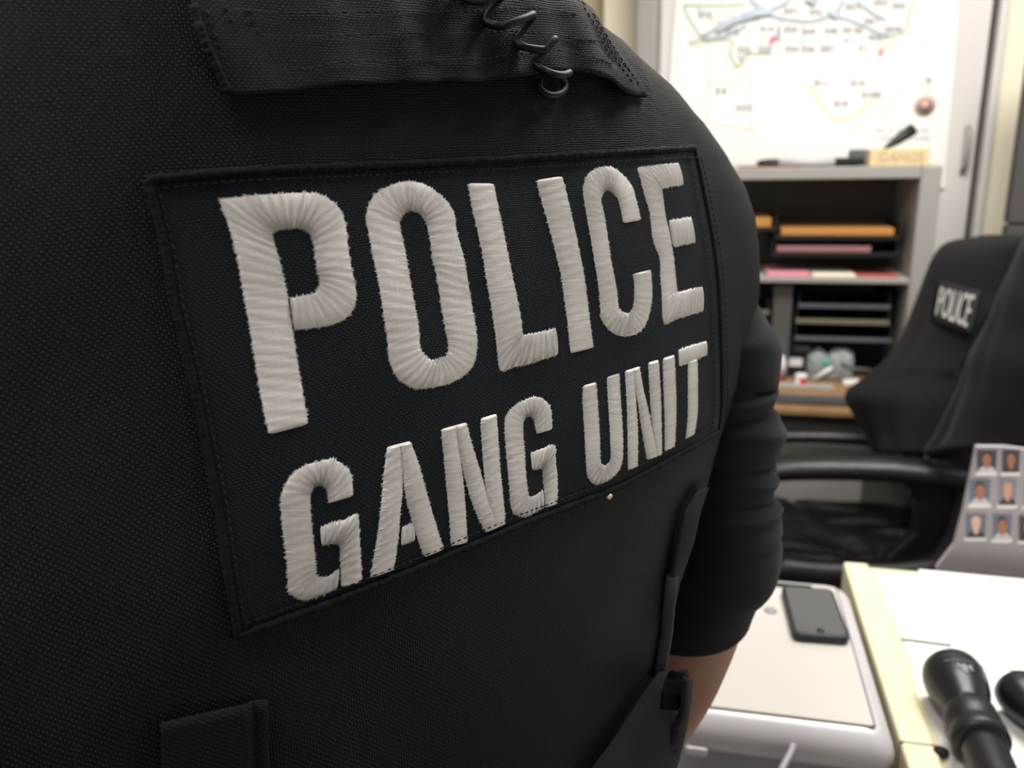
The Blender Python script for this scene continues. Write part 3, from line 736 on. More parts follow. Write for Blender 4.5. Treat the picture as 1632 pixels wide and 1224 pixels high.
mlines('river', [[(1118, 58), (1150, 42), (1190, 22), (1215, 16), (1240, 28), (1290, 34), (1330, 26), (1370, 38), (1400, 52), (1420, 56)], [(1195, 0), (1225, 16), (1260, 0)], [(1330, 26), (1345, 0)], [(1122, 62), (1160, 56), (1190, 40)], [(1205, 10), (1222, 26)], [(1318, 18), (1340, 30)], [(1365, 2), (1390, 20), (1412, 32)], [(1242, 40), (1238, 64)], [(1346, 68), (1352, 60)], [(1178, 88), (1184, 98)]], M['inkblue'], .0055, 'blue river lines')
mlines('river', [[(1140, 50), (1170, 34), (1200, 26)], [(1195, 24), (1230, 20)], [(1290, 0), (1300, 6)], [(1325, 20), (1335, 28)]], M['inkblue'], .012)
mlines('street_grid', [[(1128, 66), (1128, 130), (1126, 196)], [(1126, 196), (1160, 200), (1210, 210)], [(1128, 132), (1200, 132)], [(1195, 100), (1195, 205)], [(1160, 70), (1160, 120)], [(1244, 20), (1244, 86)], [(1280, 30), (1280, 82)], [(1308, 34), (1308, 84)], [(1200, 64), (1310, 66)], [(1210, 0), (1210, 14)], [(1270, 0), (1270, 30)], [(1320, 60), (1318, 84)], [(1410, 130), (1400, 160), (1380, 190), (1355, 212)], [(1438, 130), (1428, 156), (1400, 185)], [(1482, 0), (1472, 30), (1470, 80)], [(1345, 135), (1352, 148)], [(1110, 12), (1180, 60)], [(1130, 14), (1130, 44)], [(1150, 14), (1150, 40)], [(1168, 12), (1168, 34)]], M['inkfaint'], .0013, 'faint grey street lines')
def textmesh(s, bold=0):
    cu = bpy.data.curves.new('t', 'FONT'); cu.body = s; cu.offset = bold; cu.resolution_u = 3
    o = bpy.data.objects.new('t', cu); C.objects.link(o); bpy.context.view_layer.update()
    me = o.evaluated_get(bpy.context.evaluated_depsgraph_get()).to_mesh()
    vs_ = [v.co.copy() for v in me.vertices]; fs = [tuple(p.vertices) for p in me.polygons]
    xs = [v.x for v in vs_]; ys = [v.y for v in vs_]
    vs_ = [((v.x-min(xs))/(max(xs)-min(xs)), (v.y-min(ys))/(max(ys)-min(ys))) for v in vs_]
    o.to_mesh_clear() if False else None
    bpy.data.objects.remove(o); return vs_, fs
def pxtext(s, q, fn, bold=0):
    """text stretched over a pixel quad (TL, TR, BR, BL) and dropped on a surface by fn(px, py)"""
    v, f = textmesh(s, bold); out = []
    for a, b in v:
        x = (1-b)*((1-a)*q[3][0]+a*q[2][0])+b*((1-a)*q[0][0]+a*q[1][0]); y = (1-b)*((1-a)*q[3][1]+a*q[2][1])+b*((1-a)*q[0][1]+a*q[1][1])
        out.append(fn(x, y))
    return MB().add(out, f)
mb = MB()
for (x, y, s) in ((1123, 24, '311'), (1197, 29, '313A'), (1166, 49, '312'), (1222, 46, '314'), (1186, 79, '322'), (1219, 78, '323'), (1260, 17, '331'), (1292, 3, '341'), (1300, 19, '332'), (1260, 47, '333'), (1289, 50, '343'), (1325, 49, '345'), (1350, 48, '35'), (1368, 48, '36'), (1262, 78, '324'), (1288, 78, '326'), (1320, 78, '327'), (1358, 11, '351'), (1403, 4, '353'), (1432, 9, '355'), (1388, 33, '361'), (1424, 46, '3636'), (1394, 59, '364'), (1375, 78, '71'), (1309, 132, '511'), (1367, 132, '513'), (1388, 151, '5150'), (1340, 165, '514'), (1149, 145, '||'), (1186, 172, '|||')):
    w = 3.6*len(s); q = pxtext(s, [(x-w, y-5), (x+w, y-5), (x+w, y+5), (x-w, y+5)], lambda a, b: aty(a, b, YC-.0102), .02); obj('map_number', q, M['ink'], mapp, False)
for (x0, x1, y, h) in ((1396, 1480, 208, 4), (1396, 1480, 221, 5)):
    q = pxtext('.....  ... ..... ... .. .....' if h == 4 else '...,,,  .......,,,', [(x0, y-h/2), (x1, y-h/2), (x1, y+h/2), (x0, y+h/2)], lambda a, b: aty(a, b, YC-.0102)); obj('map_caption', q, M['ink'], mapp, False)
for x, y, r in ((1231, 64, 5), (1404, 84, 4)):
    c0 = aty(x, y, YC-.0095); mb = MB(); mb.ell(c0, Vector((.0016*r, 0, .0005*r)), Vector((0, .0008, 0)), Vector((.0006*r, 0, .0024*r)), 6, 12); obj('map_marker', mb, M['inkred'], mapp, label='crimson dot')
c0 = aty(1474, 168, YC-.0098)
obj('map_seal', MB().lathe(c0, (0, -1, 0), [(0, .029), (.0008, .029)], 28), mat('tan_seal_ink', (.78, .52, .36), .7), mapp, label='round tan and blue seal')
obj('map_seal', MB().lathe(c0+Vector((0, -.0009, 0)), (0, -1, 0), [(0, .020), (.0006, .020)], 28), mat('navy_seal_ink', (.20, .22, .32), .7), mapp)
obj('map_seal', MB().lathe(c0+Vector((0, -.0016, .001)), (0, -1, 0), [(0, .012), (.0005, .012)], 28), mat('orange_seal_ink', (.80, .45, .30), .7), mapp)
mb = MB(); q = pxtext('N', [(1476, 122), (1484, 122), (1484, 134), (1476, 134)], lambda a, b: aty(a, b, YC-.0102), .02); mb.add(q.v, q.f)
q = mline([(1479, 136), (1477, 152)], .001); mb.add(q.v, q.f); obj('north_arrow', mb, M['ink'], mapp, False)

# ------------------------------------------------------------------ bookcase + desk at the back
YH = 2.35
def px(x, y, Y=YH): return aty(x, y, Y)
xr = px(1503, 270).x; xi = px(1467, 290).x; ztop = px(1480, 264).z; zlip = px(1480, 284).z; zsh = px(1330, 443).z; zsh2 = px(1330, 452).z
zdk = aty(1300, 627, 2.25).z; xl = xr-1.0
book = thing('bookcase', 'grey steel bookcase standing on the back desk, filled with letter trays', 'bookcase', ((xr+xl)/2, YH, zdk))
mb = MB().box(xi, xr, YH, YH+.30, zdk, ztop-.0)
obj('side_panel', mb, M['hutch'], book, False, .004); obj('side_panel', MB().box(xl, xl+.03, YH, YH+.30, zdk, ztop), M['hutch'], book, False, .004)
obj('top_panel', MB().box(xl+.03, xi-.0005, YH, YH+.30, zlip, ztop), M['hutch'], book, False, .003)
obj('shelf', MB().box(xl+.03, xi-.0005, YH+.002, YH+.27, zsh2, zsh), M['hutch'], book, False, .003)
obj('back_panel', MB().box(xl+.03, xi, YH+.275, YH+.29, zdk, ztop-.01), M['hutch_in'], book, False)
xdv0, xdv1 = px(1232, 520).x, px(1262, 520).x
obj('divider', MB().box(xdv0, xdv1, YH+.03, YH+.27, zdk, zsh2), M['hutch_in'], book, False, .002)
desk = thing('back_desk', 'tan-topped steel desk under the bookcase', 'desk', ((xr+xl)/2, 2.4, 0))
obj('desktop', MB().box(xl-.1, xr+.12, 2.25, 2.68, zdk-.022, zdk), M['wood'], desk, False, .003)
obj('edge_band', MB().box(xl-.1, xr+.12, 2.238, 2.2498, zdk-.026, zdk-.004), M['greylabel'], desk, False, .003)
ztr = aty(1300, 657, 2.2).z
obj('pull_out_shelf', MB().box(xl, aty(1372, 660, 2.2).x+.01, 2.20, 2.60, ztr-.010, ztr+.006), M['wood'], desk, False, .002)
obj('shelf_runner', MB().box(xl, xr, 2.215, 2.60, ztr-.035, ztr-.0105), M['black'], desk, False, .002)
xd0 = aty(1383, 690, 2.26).x
za, zb = aty(1300, 668, 2.26).z, aty(1300, 691, 2.26).z; zc_, zd_ = aty(1300, 708, 2.26).z, .03
obj('drawer', MB().box(xl, xd0, 2.26, 2.62, zb, ztr-.037), M['hutch'], desk, False, .004)
obj('drawer', MB().box(xl, xd0, 2.262, 2.62, zd_+.27, zc_), M['hutch'], desk, False, .004)
obj('drawer', MB().box(xl, xd0, 2.262, 2.62, zd_, zd_+.262), M['hutch'], desk, False, .004)
obj('pedestal', MB().box(xl+.005, xd0-.005, 2.275, 2.66, 0, ztr-.04), M['blackmatte'], desk, False)
obj('leg', MB().box(xr+.07, xr+.11, 2.27, 2.31, 0, zdk-.026), M['hutch'], desk, False, .003); obj('leg', MB().box(xr+.07, xr+.11, 2.62, 2.66, 0, zdk-.026), M['hutch'], desk, False, .003)

def slab(name, x0, x1, y0, y1, m, lab, cat, grp=None, dep=.2, yf=YH+.02, tilt=0, bev=.001, zb=None):
    y0 = min(y1-3, y0+(y0-235)*dep/(yf+dep)*.9)
    a, b = px(x0, (y0+y1)/2, yf), px(x1, (y0+y1)/2, yf); z1_, z0_ = px((x0+x1)/2, y0, yf).z, px((x0+x1)/2, y1, yf).z
    if zb: z0_ = zb+.0006; z1_ = max(z1_, z0_+.003)
    o = obj(name, MB().box(a.x, b.x, yf, yf+dep, z0_, z1_), m, None, False, bev)
    if tilt: pass
    return tag(o, lab, cat, grp)
# letter trays
def tray(x0, x1, y, label, rim, yf=YH+.03, th=.006, group='letter trays in the bookcase'):
    a, b = px(x0, y, yf), px(x1, y, yf); z = a.z
    t = thing('letter_tray', label, 'tray', ((a.x+b.x)/2, yf, z), group)
    obj('tray_floor', MB().box(a.x, b.x, yf+.004, yf+.22, z-.004, z), M['black'], t, False, .001)
    obj('front_rim', MB().box(a.x, b.x, yf, yf+.0035, z-.006, z+th), rim, t, False, .001)
    obj('tray_side', MB().box(a.x, a.x+.005, yf+.004, yf+.22, z, z+.036), M['black'], t, False, .001); obj('tray_side', MB().box(b.x-.005, b.x, yf+.004, yf+.22, z, z+.036), M['black'], t, False, .001)
    return t
tray(1236, 1436, 379, 'black letter tray in the upper bay holding the orange folders', M['black'])
tray(1230, 1432, 405, 'black letter tray holding the dusty pink paper stack', M['black'])
tray(1272, 1420, 487, 'black letter tray below the middle shelf, topmost of four', M['greylabel'])
tray(1268, 1418, 512, 'black letter tray with an olive paper edge showing', M['olive'], th=.008)
tray(1266, 1422, 539, 'black letter tray above the plastic bags', M['greylabel'])
tray(1150, 1238, 365, 'black letter tray at the left edge of the upper bay', M['black'])
tray(1150, 1226, 497, 'black letter tray with olive rim left of the divider', M['olive'], th=.008)
# the papers
slab('folder_stack', 1245, 1425, 357.5, 375, M['manila'], 'orange manila folder stack lying in the upper tray', 'folders', dep=.16, yf=YH+.036)
slab('folder_stack', 1180, 1229, 342, 361.5, M['manila'], 'short orange folder stack at the left end of the upper bay', 'folders', dep=.16, yf=YH+.036)
slab('paper_stack', 1238, 1388, 384, 401.5, M['dustpink'], 'dusty pink paper stack under the orange folders', 'paper', dep=.16, yf=YH+.036)
slab('paper_pad', 1222, 1291, 425, 443, M['pink'], 'bright pink paper pad on the middle shelf', 'paper', zb=zsh, dep=.15, yf=YH+.012)
slab('paper_stack', 1295, 1364, 427.5, 444, M['cream'], 'cream paper stack between the pink pad and the red cards', 'paper', zb=zsh, dep=.15, yf=YH+.012)
slab('card_stack', 1367, 1433, 436, 446, M['redcard'], 'thin red card stack at the right end of the middle shelf', 'cards', zb=zsh, dep=.12, yf=YH+.012)
# things on the desk under the shelf
YD = YH+.01
def small(name, x0, x1, y0, y1, m, lab, cat, Y=YD, dep=.04, parts=None, bev=.003):
    a = aty(x0, y1, Y); b = aty(x1, y0, Y); z0_ = a.z
    t = thing(name, lab, cat, ((a.x+b.x)/2, Y+dep/2, z0_))
    obj('case', MB().box(a.x, b.x, Y, Y+dep, z0_, b.z), m, t, False, bev); return t, a, b
t, a, b = small('small_box', 1254, 1292, 548, 607, M['black'], 'black box with white labels behind the red can', 'box', Y=YD+.05, dep=.05)
obj('label_sticker', MB().box(*(lambda p, q: (p.x, q.x, YD+.0485, YD+.0498, p.z, q.z))(aty(1257, 583, YD+.05), aty(1279, 571, YD+.05))), M['whiteplastic'], t, False)
obj('label_sticker', MB().box(*(lambda p, q: (p.x, q.x, YD+.0485, YD+.0498, p.z, q.z))(aty(1266, 559, YD+.05), aty(1291, 552, YD+.05))), M['greylabel'], t, False)
# can
ca = aty(1265, 627, YD-.02); cb = aty(1287, 596, YD-.02); rr_ = (cb.x-ca.x)/2; cz = zdk+.0005
cn = thing('red_can', 'small red and white can at the desk edge', 'can', ((ca.x+cb.x)/2, YD-.02, cz))
hh_ = cb.z-cz
obj('can_body', MB().lathe(((ca.x+cb.x)/2, YD-.02, cz), (0, 0, 1), [(0, rr_*.9), (.003, rr_), (hh_*.62, rr_), (hh_*.63, rr_)], 24), M['red'], cn)
obj('can_top', MB().lathe(((ca.x+cb.x)/2, YD-.02, cz+hh_*.632), (0, 0, 1), [(0, rr_), (hh_*.26, rr_), (hh_*.34, rr_*.9), (hh_*.34, .001)], 24), M['whiteplastic'], cn, label='white upper band')
obj('can_stripe', MB().box((ca.x+cb.x)/2-rr_*.95, (ca.x+cb.x)/2-rr_*.35, YD-.02-rr_*1.02, YD-.02-rr_*.6, cz+.002, cz+hh_*.6), M['whiteplastic'], cn, False)
# bag of clear plastic things
def blob(name, pxs, m, lab, cat, Y, dep, seed):
    rnd = random.Random(seed); cx = sum(p[0] for p in pxs)/len(pxs); cy = sum(p[1] for p in pxs)/len(pxs); R_ = []
    n = 24; P_ = cr([tuple(p) for p in pxs], 5, True)
    for i in range(9):
        f = -1+2*i/8; k = math.sqrt(max(0, 1-f*f))*.9+.1; ring = []
        for q in P_:
            j = 1+rnd.uniform(-.07, .07); ring.append(aty(cx+(q[0]-cx)*k*j, cy+(q[1]-cy)*k*j, Y)+Vector((0, dep*f+rnd.uniform(-.003, .003), 0)))
        R_.append([Vector((q.x, q.y, max(q.z, zdk+.002))) for q in ring])
    o = obj(name, MB().loft(R_), m, None, True); return tag(o, lab, cat)
blob('plastic_bag', [(1288, 562), (1312, 556), (1322, 575), (1318, 600), (1308, 622), (1288, 620), (1284, 590)], M['clear'], 'cloudy clear plastic bag beside the red can', 'bag', YD+.055, .03, 3)
blob('plastic_bag', [(1318, 566), (1336, 556), (1358, 560), (1360, 585), (1352, 622), (1326, 624), (1316, 600)], M['clear'], 'cloudy clear plastic bag nearer the chair', 'bag', YD+.05, .03, 4)
tag(obj('white_tube', MB().tube([aty(1296, 605, YD), aty(1312, 594, YD), aty(1326, 586, YD)], .005, 10), M['whiteplastic']), 'thin white tube leaning across the plastic bags', 'tube')
tag(obj('bottle_cap', MB().lathe(aty(1315, 577, YD+.012), (0, -1, 0), [(0, .009), (.004, .009), (.008, .007)], 16), M['teal']), 'tiny teal cap among the plastic bags', 'cap')
tag(obj('white_card', MB().obox(aty(1356, 609, YD), Vector((.020, 0, .003)), Vector((0, .015, 0)), Vector((-.001, 0, .006))), M['whiteplastic'], None, False, .002), 'small white plastic piece right of the plastic bags', 'plastic piece')
tag(obj('grey_handle_tool', MB().tube([aty(1340, 580, YD), aty(1360, 588, YD), aty(1388, 590, YD)], [.007, .006, .004], 10), M['greylabel']), 'thin grey curved tool lying over the bags', 'tool')
tag(obj('pen_cup', MB().lathe(aty(1244, 600, YD+.02), (0, 0, 1), [(0, .012), (.045, .014), (.046, .010), (.06, .008)], 16), mat('lilac_plastic', (.55, .50, .56), .5)), 'small pale lilac bottle left of the red can', 'bottle')
tag(obj('red_marker', MB().tube([aty(1236, 610, YD-.01), aty(1243, 596, YD-.01)], .007, 10), M['red']), 'short red marker beside the sleeve', 'marker')
tag(obj('white_box', MB().box(*(lambda p, q: (p.x, q.x, YD+.03, YD+.06, zdk, q.z))(aty(1215, 580, YD+.03), aty(1238, 569, YD+.03))), M['whiteplastic'], None, False, .003), 'small white box just right of the sleeve', 'box')
slab('paper_sheet', 1215, 1330, 617, 626, M['hutch'], 'grey paper sheets lying along the desk edge', 'paper', zb=zdk, yf=2.29, dep=.05)
# on top of the bookcase
zt_ = ztop
k0 = px(1385, 265, YH+.01); k1 = px(1483, 236, YH+.01)
sg = thing('cardboard_sign', 'tan cardboard block lettered GANGS on top of the bookcase', 'sign', ((k0.x+k1.x)/2, YH+.04, zt_))
obj('block', MB().box(k0.x, k1.x, YH+.01, YH+.07, zt_+.0005, k1.z), M['block'], sg, False, .002)
mb = pxtext('GANGS', [(1402, 242), (1473, 243), (1472, 258), (1401, 258)], lambda a, b: aty(a, b, YH+.0088), 0)
obj('lettering', mb, mat('pencil_brown', (.48, .37, .22), .8), sg, False, label='faint hand lettering GANGS')
m0, m1 = px(1206, 256, YH+.03), px(1384, 256, YH+.03)
mk = thing('marker_pen', 'long black marker with a white label on top of the bookcase', 'marker', ((m0.x+m1.x)/2, YH+.03, zt_+.01))
obj('barrel', MB().lathe((m0.x, YH+.03, zt_+.0115), (1, 0, 0), [(0, .004), (.012, .009), (.03, .011), (m1.x-m0.x-.02, .011), (m1.x-m0.x-.018, .008), (m1.x-m0.x-.012, .008)], 20), M['black'], mk)
la, lb = px(1241, 256, YH+.03).x, px(1330, 256, YH+.03).x
obj('label_wrap', MB().lathe((la, YH+.03, zt_+.0115), (1, 0, 0), [(0, .0113), (lb-la, .0113)], 20), mat('pale_grey_label', (.45, .45, .46), .6), mk)
tag(obj('brown_notebook', MB().box(px(1180, 262).x, px(1278, 262).x, YH+.005, YH+.10, zt_+.0003, zt_+.004), M['brown'], None, False, .001), 'thin brown notebook under the end of the long black marker', 'notebook')
w0, w1 = px(1412, 236, YH+.10), px(1455, 206, YH+.12)
pn = thing('marker_pen', 'thick black marker leaning up behind the cardboard block', 'marker', tuple(w0))
ax = (w1-w0).normalized(); ln = (w1-w0).length
obj('barrel', MB().lathe(w0-ax*.03, ax, [(0, .003), (.03, .006), (.035+ln*.4, .013), (.03+ln, .016), (.032+ln, .012)], 16), M['black'], pn)
tag(obj('eraser', MB().box(px(1355, 250, YH+.09).x, px(1400, 250, YH+.09).x, YH+.09, YH+.13, zt_+.0005, px(1380, 238, YH+.09).z), M['greylabel'], None, False, .005), 'grey eraser block behind the long marker', 'eraser')

# ------------------------------------------------------------------ office chair with garments
YN, YFa = 1.76, 2.14
chx = .40
chair = thing('office_chair', 'black leather office chair with padded arms, facing left, garments over its back', 'chair', (chx, 1.95, 0))
# seat cushion
zs = .46
def softbox(x0, x1, y0, y1, z0, z1, r, puff=.01, n=16):
    R_ = []
    for i in range(n+1):
        f = i/n; th = PI*(f-.5); k = r*(1-math.cos(th)) if False else 0
        zz = z0+(z1-z0)*f; e = r*(1-math.sqrt(max(0, 1-(2*f-1)**4)))
        ring = []
        for q in range(64):
            a = 2*PI*q/64; c, s_ = math.cos(a), math.sin(a); hx, hy = (x1-x0)/2-e, (y1-y0)/2-e
            ring.append(Vector(((x0+x1)/2+hx*math.copysign(abs(c)**.35, c), (y0+y1)/2+hy*math.copysign(abs(s_)**.35, s_), zz)))
        R_.append(ring)
    return R_
def cushion(x0, x1, y0, y1, zb, h):
    n, m = 30, 30; top = []
    for i in range(n+1):
        r = []
        for j in range(m+1):
            a, b = -1+2*i/n, -1+2*j/m
            x, y = (x0+x1)/2+(x1-x0)/2*a, (y0+y1)/2+(y1-y0)/2*b
            z = zb+h*((1-a**8)*(1-b**8))**.3+.006*math.sin(a*5+b*3)*math.sin(b*7)-.012*math.exp(-((a+.15+.3*b)/.06)**2)-.008*math.exp(-((b-.2*a)/.05)**2)*(abs(a) < .95)
            r.append(Vector((x, y, z)))
        top.append(r)
    mb = MB(); mb.grid(top); bt = [[Vector((p.x, p.y, zb-.03)) for p in r] for r in (top)]
    mb.grid(bt, flip=True)
    edge = [top[i][0] for i in range(n+1)]+[top[n][j] for j in range(1, m+1)]+[top[i][m] for i in range(n-1, -1, -1)]+[top[0][j] for j in range(m-1, 0, -1)]
    mb.loft([edge, [Vector((p.x, p.y, zb-.03)) for p in edge]], cap=False); return mb
obj('seat', cushion(.10, .56, YN+.0, YFa-.02, .40, .085), M['leather_gloss'], chair)
obj('seat_edge', MB().loft(softbox(.09, .57, YN-.01, YFa-.01, .335, .385, .02)), M['leather'], chair)
# arms: padded loops
def arm_loop(y, zt, front, back, zlow, w=.030):
    mb = MB(); top = [(front-.02, y, zt-.03), (front+.02, y, zt-.012), (front+.10, y, zt-.002), (front+.22, y, zt+.004), (back-.10, y, zt+.002), (back, y, zt-.006), (back+.03, y, zt-.03), (back+.025, y, zt-.08)]
    P_ = cr(top, 5); mb.tube(P_, [w*(.6+.4*min(1, i/5, (len(P_)-1-i)/6)) for i in range(len(P_))], 16, flat=.62); return mb
na = aty(1240, 748, YN); nb = aty(1558, 738, YN)
obj('arm_pad', arm_loop(YN, na.z+.012, na.x-.03, nb.x-.02, 0, .042), M['leather'], chair)
Pn = [aty(x, y, YN) for x, y in ((1548, 750), (1546, 790), (1535, 830), (1520, 868), (1492, 900), (1440, 912), (1370, 914), (1300, 912), (1240, 905))]
mb = MB(); Q = cr([tuple(p) for p in Pn], 4)
for i in range(1): mb.tube(Q, [.030]*len(Q), 14, flat=1.0)
obj('arm_support', mb, M['leather'], chair)
# padded inner panel of the near arm at its rear
poly = [aty(x, y, YN+.01) for x, y in ((1430, 752), (1550, 750), (1540, 820), (1520, 865), (1488, 895), (1400, 902), (1455, 850), (1460, 800))]
obj('arm_panel', MB().prism(poly, (0, .035, 0)), M['leather'], chair, False, .012)
obj('arm_pad', arm_loop(YFa, aty(1300, 696, YFa).z, .10, .54, 0, .030), M['leather'], chair)
obj('arm_support', MB().tube([tuple(p) for p in cr([(.52, YFa, .60), (.55, YFa, .50), (.50, YFa, .40), (.40, YFa, .36), (.3, YFa, .37)], 5)], .024, 12), M['leather'], chair)
# backrest
bt0, bt1 = aty(1535, 392, 2.20), aty(1640, 392, 1.76)
mb = MB(); R_ = []
for i in range(22):
    f = i/21; z = .44+(bt0.z-.44)*f; xx = .60+.06*f+.012*math.sin(f*9); e = .13*max(0, (f-.72)/.28)**2.2; th = .055*math.sqrt(max(.02, 1-(max(0, f-.8)/.2)**2))
    R_.append([Vector((xx+th*math.copysign(abs(math.cos(a))**.6, math.cos(a)), (YN+YFa)/2+.02+(.245-e)*math.copysign(abs(math.sin(a))**.4, math.sin(a)), z)) for a in [2*PI*k/48 for k in range(48)]])
mb.loft(R_); obj('backrest', mb, M['leather'], chair)
obj('column', MB().lathe((.36, 1.95, .09), (0, 0, 1), [(0, .03), (.12, .03), (.125, .018), (.25, .018)], 20), M['chrome'], chair)
for k in range(5):
    a = 2*PI*k/5+.3; d = Vector((math.cos(a), math.sin(a), 0)); c0 = Vector((.36, 1.95, .10))
    obj('leg', MB().tube([c0+d*.02, c0+d*.15+Vector((0, 0, -.01)), c0+d*.27+Vector((0, 0, -.03))], [.026, .021, .015], 10), M['black'], chair)
    obj('caster', MB().lathe(c0+d*.27+Vector((-d.y*.02, d.x*.02, -.0725)), Vector((-d.y, d.x, 0)), [(0, .02), (.005, .0272), (.035, .0272), (.04, .02)], 16), M['black'], chair)
# garments
def cloth(L_, R_, n, m, bulge, fold, seed):
    """L_, R_: (px, py, Y); returns rows of 3D points"""
    rnd = random.Random(seed); A = resample(cr(L_, 6), n); B_ = resample(cr(R_, 6), n); rows = []
    for i, (a, b) in enumerate(zip(A, B_)):
        pa, pb = aty(*a), aty(*b); v = i/(n-1); r = []
        for k in range(m):
            f = k/(m-1); p = pa.lerp(pb, f); off = bulge*math.sin(PI*f)+fold*math.sin(f*9+v*3)*v+fold*.6*math.sin(f*17-v*5)*v
            r.append(p+Vector((-1, -.5, .1)).normalized()*off)
        rows.append(r)
    return rows
Lg = [(1560, 380, 2.28), (1512, 389, 2.26), (1492, 408, 2.25), (1478, 440, 2.24), (1456, 500, 2.20), (1432, 556, 2.12), (1388, 600, 2.04), (1352, 628, 1.98), (1366, 660, 1.95), (1384, 690, 1.92), (1396, 722, 1.88)]
Rg = [(1640, 378, 1.86), (1628, 392, 1.84), (1612, 430, 1.84), (1592, 470, 1.84), (1570, 510, 1.83), (1545, 560, 1.83), (1528, 590, 1.82), (1532, 610, 1.81), (1515, 640, 1.80), (1500, 675, 1.79), (1480, 722, 1.78)]
vrows = cloth(Lg, Rg, 60, 30, .03, .006, 5)
pv = thing('spare_vest', 'black garment lettered POLICE draped over the office chair backrest', 'vest', (.5, 2.0, .6))
mb = MB(); mb.grid(vrows); obj('cloth_panel', mb, M['jacket'], pv, solid=.012)
Z_ = [[proj(p) for p in r] for r in vrows]
def onrows(rows, pr, x, y, h):
    """surface point seen at pixel (x, y)"""
    best = None
    for i in range(len(rows)-1):
        for j in range(len(rows[0])-1):
            a, b, c = pr[i][j], pr[i][j+1], pr[i+1][j]; ex, ey = b[0]-a[0], b[1]-a[1]; gx, gy = c[0]-a[0], c[1]-a[1]; det = ex*gy-ey*gx
            if abs(det) < 1e-6: continue
            s_ = ((x-a[0])*gy-(y-a[1])*gx)/det; t_ = (ex*(y-a[1])-ey*(x-a[0]))/det
            e = max(0, -s_, s_-1)+max(0, -t_, t_-1)
            if best is None or e < best[0]: best = (e, rows[i][j]+(rows[i][j+1]-rows[i][j])*s_+(rows[i+1][j]-rows[i][j])*t_)
            if e == 0: break
        if best and best[0] == 0: break
    p = best[1]; return p+(CAM-p).normalized()*h
mb = MB()
qT = [(1499, 456), (1554, 470), (1540, 522), (1491, 502)]
Lp_ = pxtext('POLICE', qT, lambda x, y: onrows(vrows, Z_, x, y, .030), .0)
bp_ = [(1493, 446), (1562, 464), (1546, 534), (1483, 512)]
rws = [[onrows(vrows, Z_, *(tuple((1-v)*((1-u)*bp_[0][k]+u*bp_[1][k])+v*((1-u)*bp_[3][k]+u*bp_[2][k]) for k in (0, 1))), .022) for u in [i/8 for i in range(9)]] for v in [i/8 for i in range(9)]]
mb.grid(rws); obj('name_patch', mb, M['blackmatte'], pv, solid=.002)
obj('lettering', Lp_, M['paper_dim'], pv, False, solid=.001, label='small white letters POLICE')
L2 = [(1650, 372, 1.83), (1634, 392, 1.80), (1618, 430, 1.79), (1598, 470, 1.785), (1576, 520, 1.78), (1550, 570, 1.775), (1538, 612, 1.77), (1520, 650, 1.765), (1500, 690, 1.76), (1478, 724, 1.755)]
R2 = [(1720, 380, 1.70), (1720, 400, 1.66), (1710, 440, 1.64), (1700, 480, 1.63), (1690, 530, 1.63), (1680, 580, 1.62), (1672, 620, 1.62), (1665, 650, 1.62), (1655, 690, 1.62), (1640, 705, 1.62)]
mb = MB(); mb.grid(cloth(L2, R2, 50, 24, .045, .008, 9)); jk = obj('draped_jacket', mb, M['jacket2'], None, solid=.014)
tag(jk, 'dark plum-black jacket hanging over the near side of the chair back', 'jacket')

# ------------------------------------------------------------------ partition far right
xp = aty(1614, 300, 2.45).x
pt = thing('cubicle_partition', 'charcoal cloth cubicle partition behind the chair at the right edge', 'partition', (xp+.5, 2.47, 0))
zs1 = aty(1622, 358, 2.45).z; ztp = aty(1628, 178, 2.45).z
obj('upper_panel', MB().box(xp, xp+1.0, 2.45, 2.49, zs1+.003, ztp+.25), M['partition'], pt, False, .004)
obj('lower_panel', MB().box(xp, xp+1.0, 2.45, 2.49, 0.0, zs1-.003), M['partition'], pt, False, .004)
obj('seam_rail', MB().box(xp+.01, xp+.99, 2.455, 2.485, zs1-.0028, zs1+.0028), M['blackmatte'], pt, False)

# ------------------------------------------------------------------ near desk, board of portraits
ZD = .78
dxl, dxr_ = .206, .240
nd = thing('near_desk', 'cream steel desk in the lower right covered in white paper', 'desk', (.75, .8, 0))
obj('raised_edge', MB().box(dxl, .2385, .30, 1.15, ZD-.045, ZD), M['deskcream'], nd, False, .004, label='cream raised edge strip')
obj('desktop', MB().box(.239, 1.35, .30, 1.15, ZD-.040, ZD-.006), M['deskcream'], nd, False, .003)
hh = atz(1500, 1197, ZD)
obj('slot', MB().lathe((hh.x, hh.y, ZD-.001), (0, 0, 1), [(0, .007), (.0015, .007)], 16), M['blackmatte'], nd)
obj('end_cap_seam', MB().box(dxl-.0005, .239, .768, .7695, ZD-.04, ZD+.0004), M['dark_gap'], nd, False)
for (x, y) in ((.26, .35), (.26, 1.09), (1.29, .35), (1.29, 1.09)): obj('leg', MB().box(x, x+.04, y, y+.04, 0, ZD-.0405), M['hutch'], nd, False, .003)
def sheet(quad, z, lab):
    P_ = [atz(x, y, z) for x, y in quad]; return tag(obj('paper_sheet', MB().prism(P_, (0, 0, -.0008)), M['paper'], None, False), lab, 'paper')
pbk = atz(1463, 904, ZD); 
def rp(x0, x1, y0, y1, z, lab, rot=0):
    c, s_ = math.cos(rot), math.sin(rot); cx, cy = (x0+x1)/2, (y0+y1)/2
    P_ = [Vector((cx+(x-cx)*c-(y-cy)*s_, cy+(x-cx)*s_+(y-cy)*c, z)) for x, y in ((x0, y0), (x1, y0), (x1, y1), (x0, y1))]
    return tag(obj('paper_sheet', MB().prism(P_, (0, 0, .0007)), M['paper'], None, False), lab, 'paper')
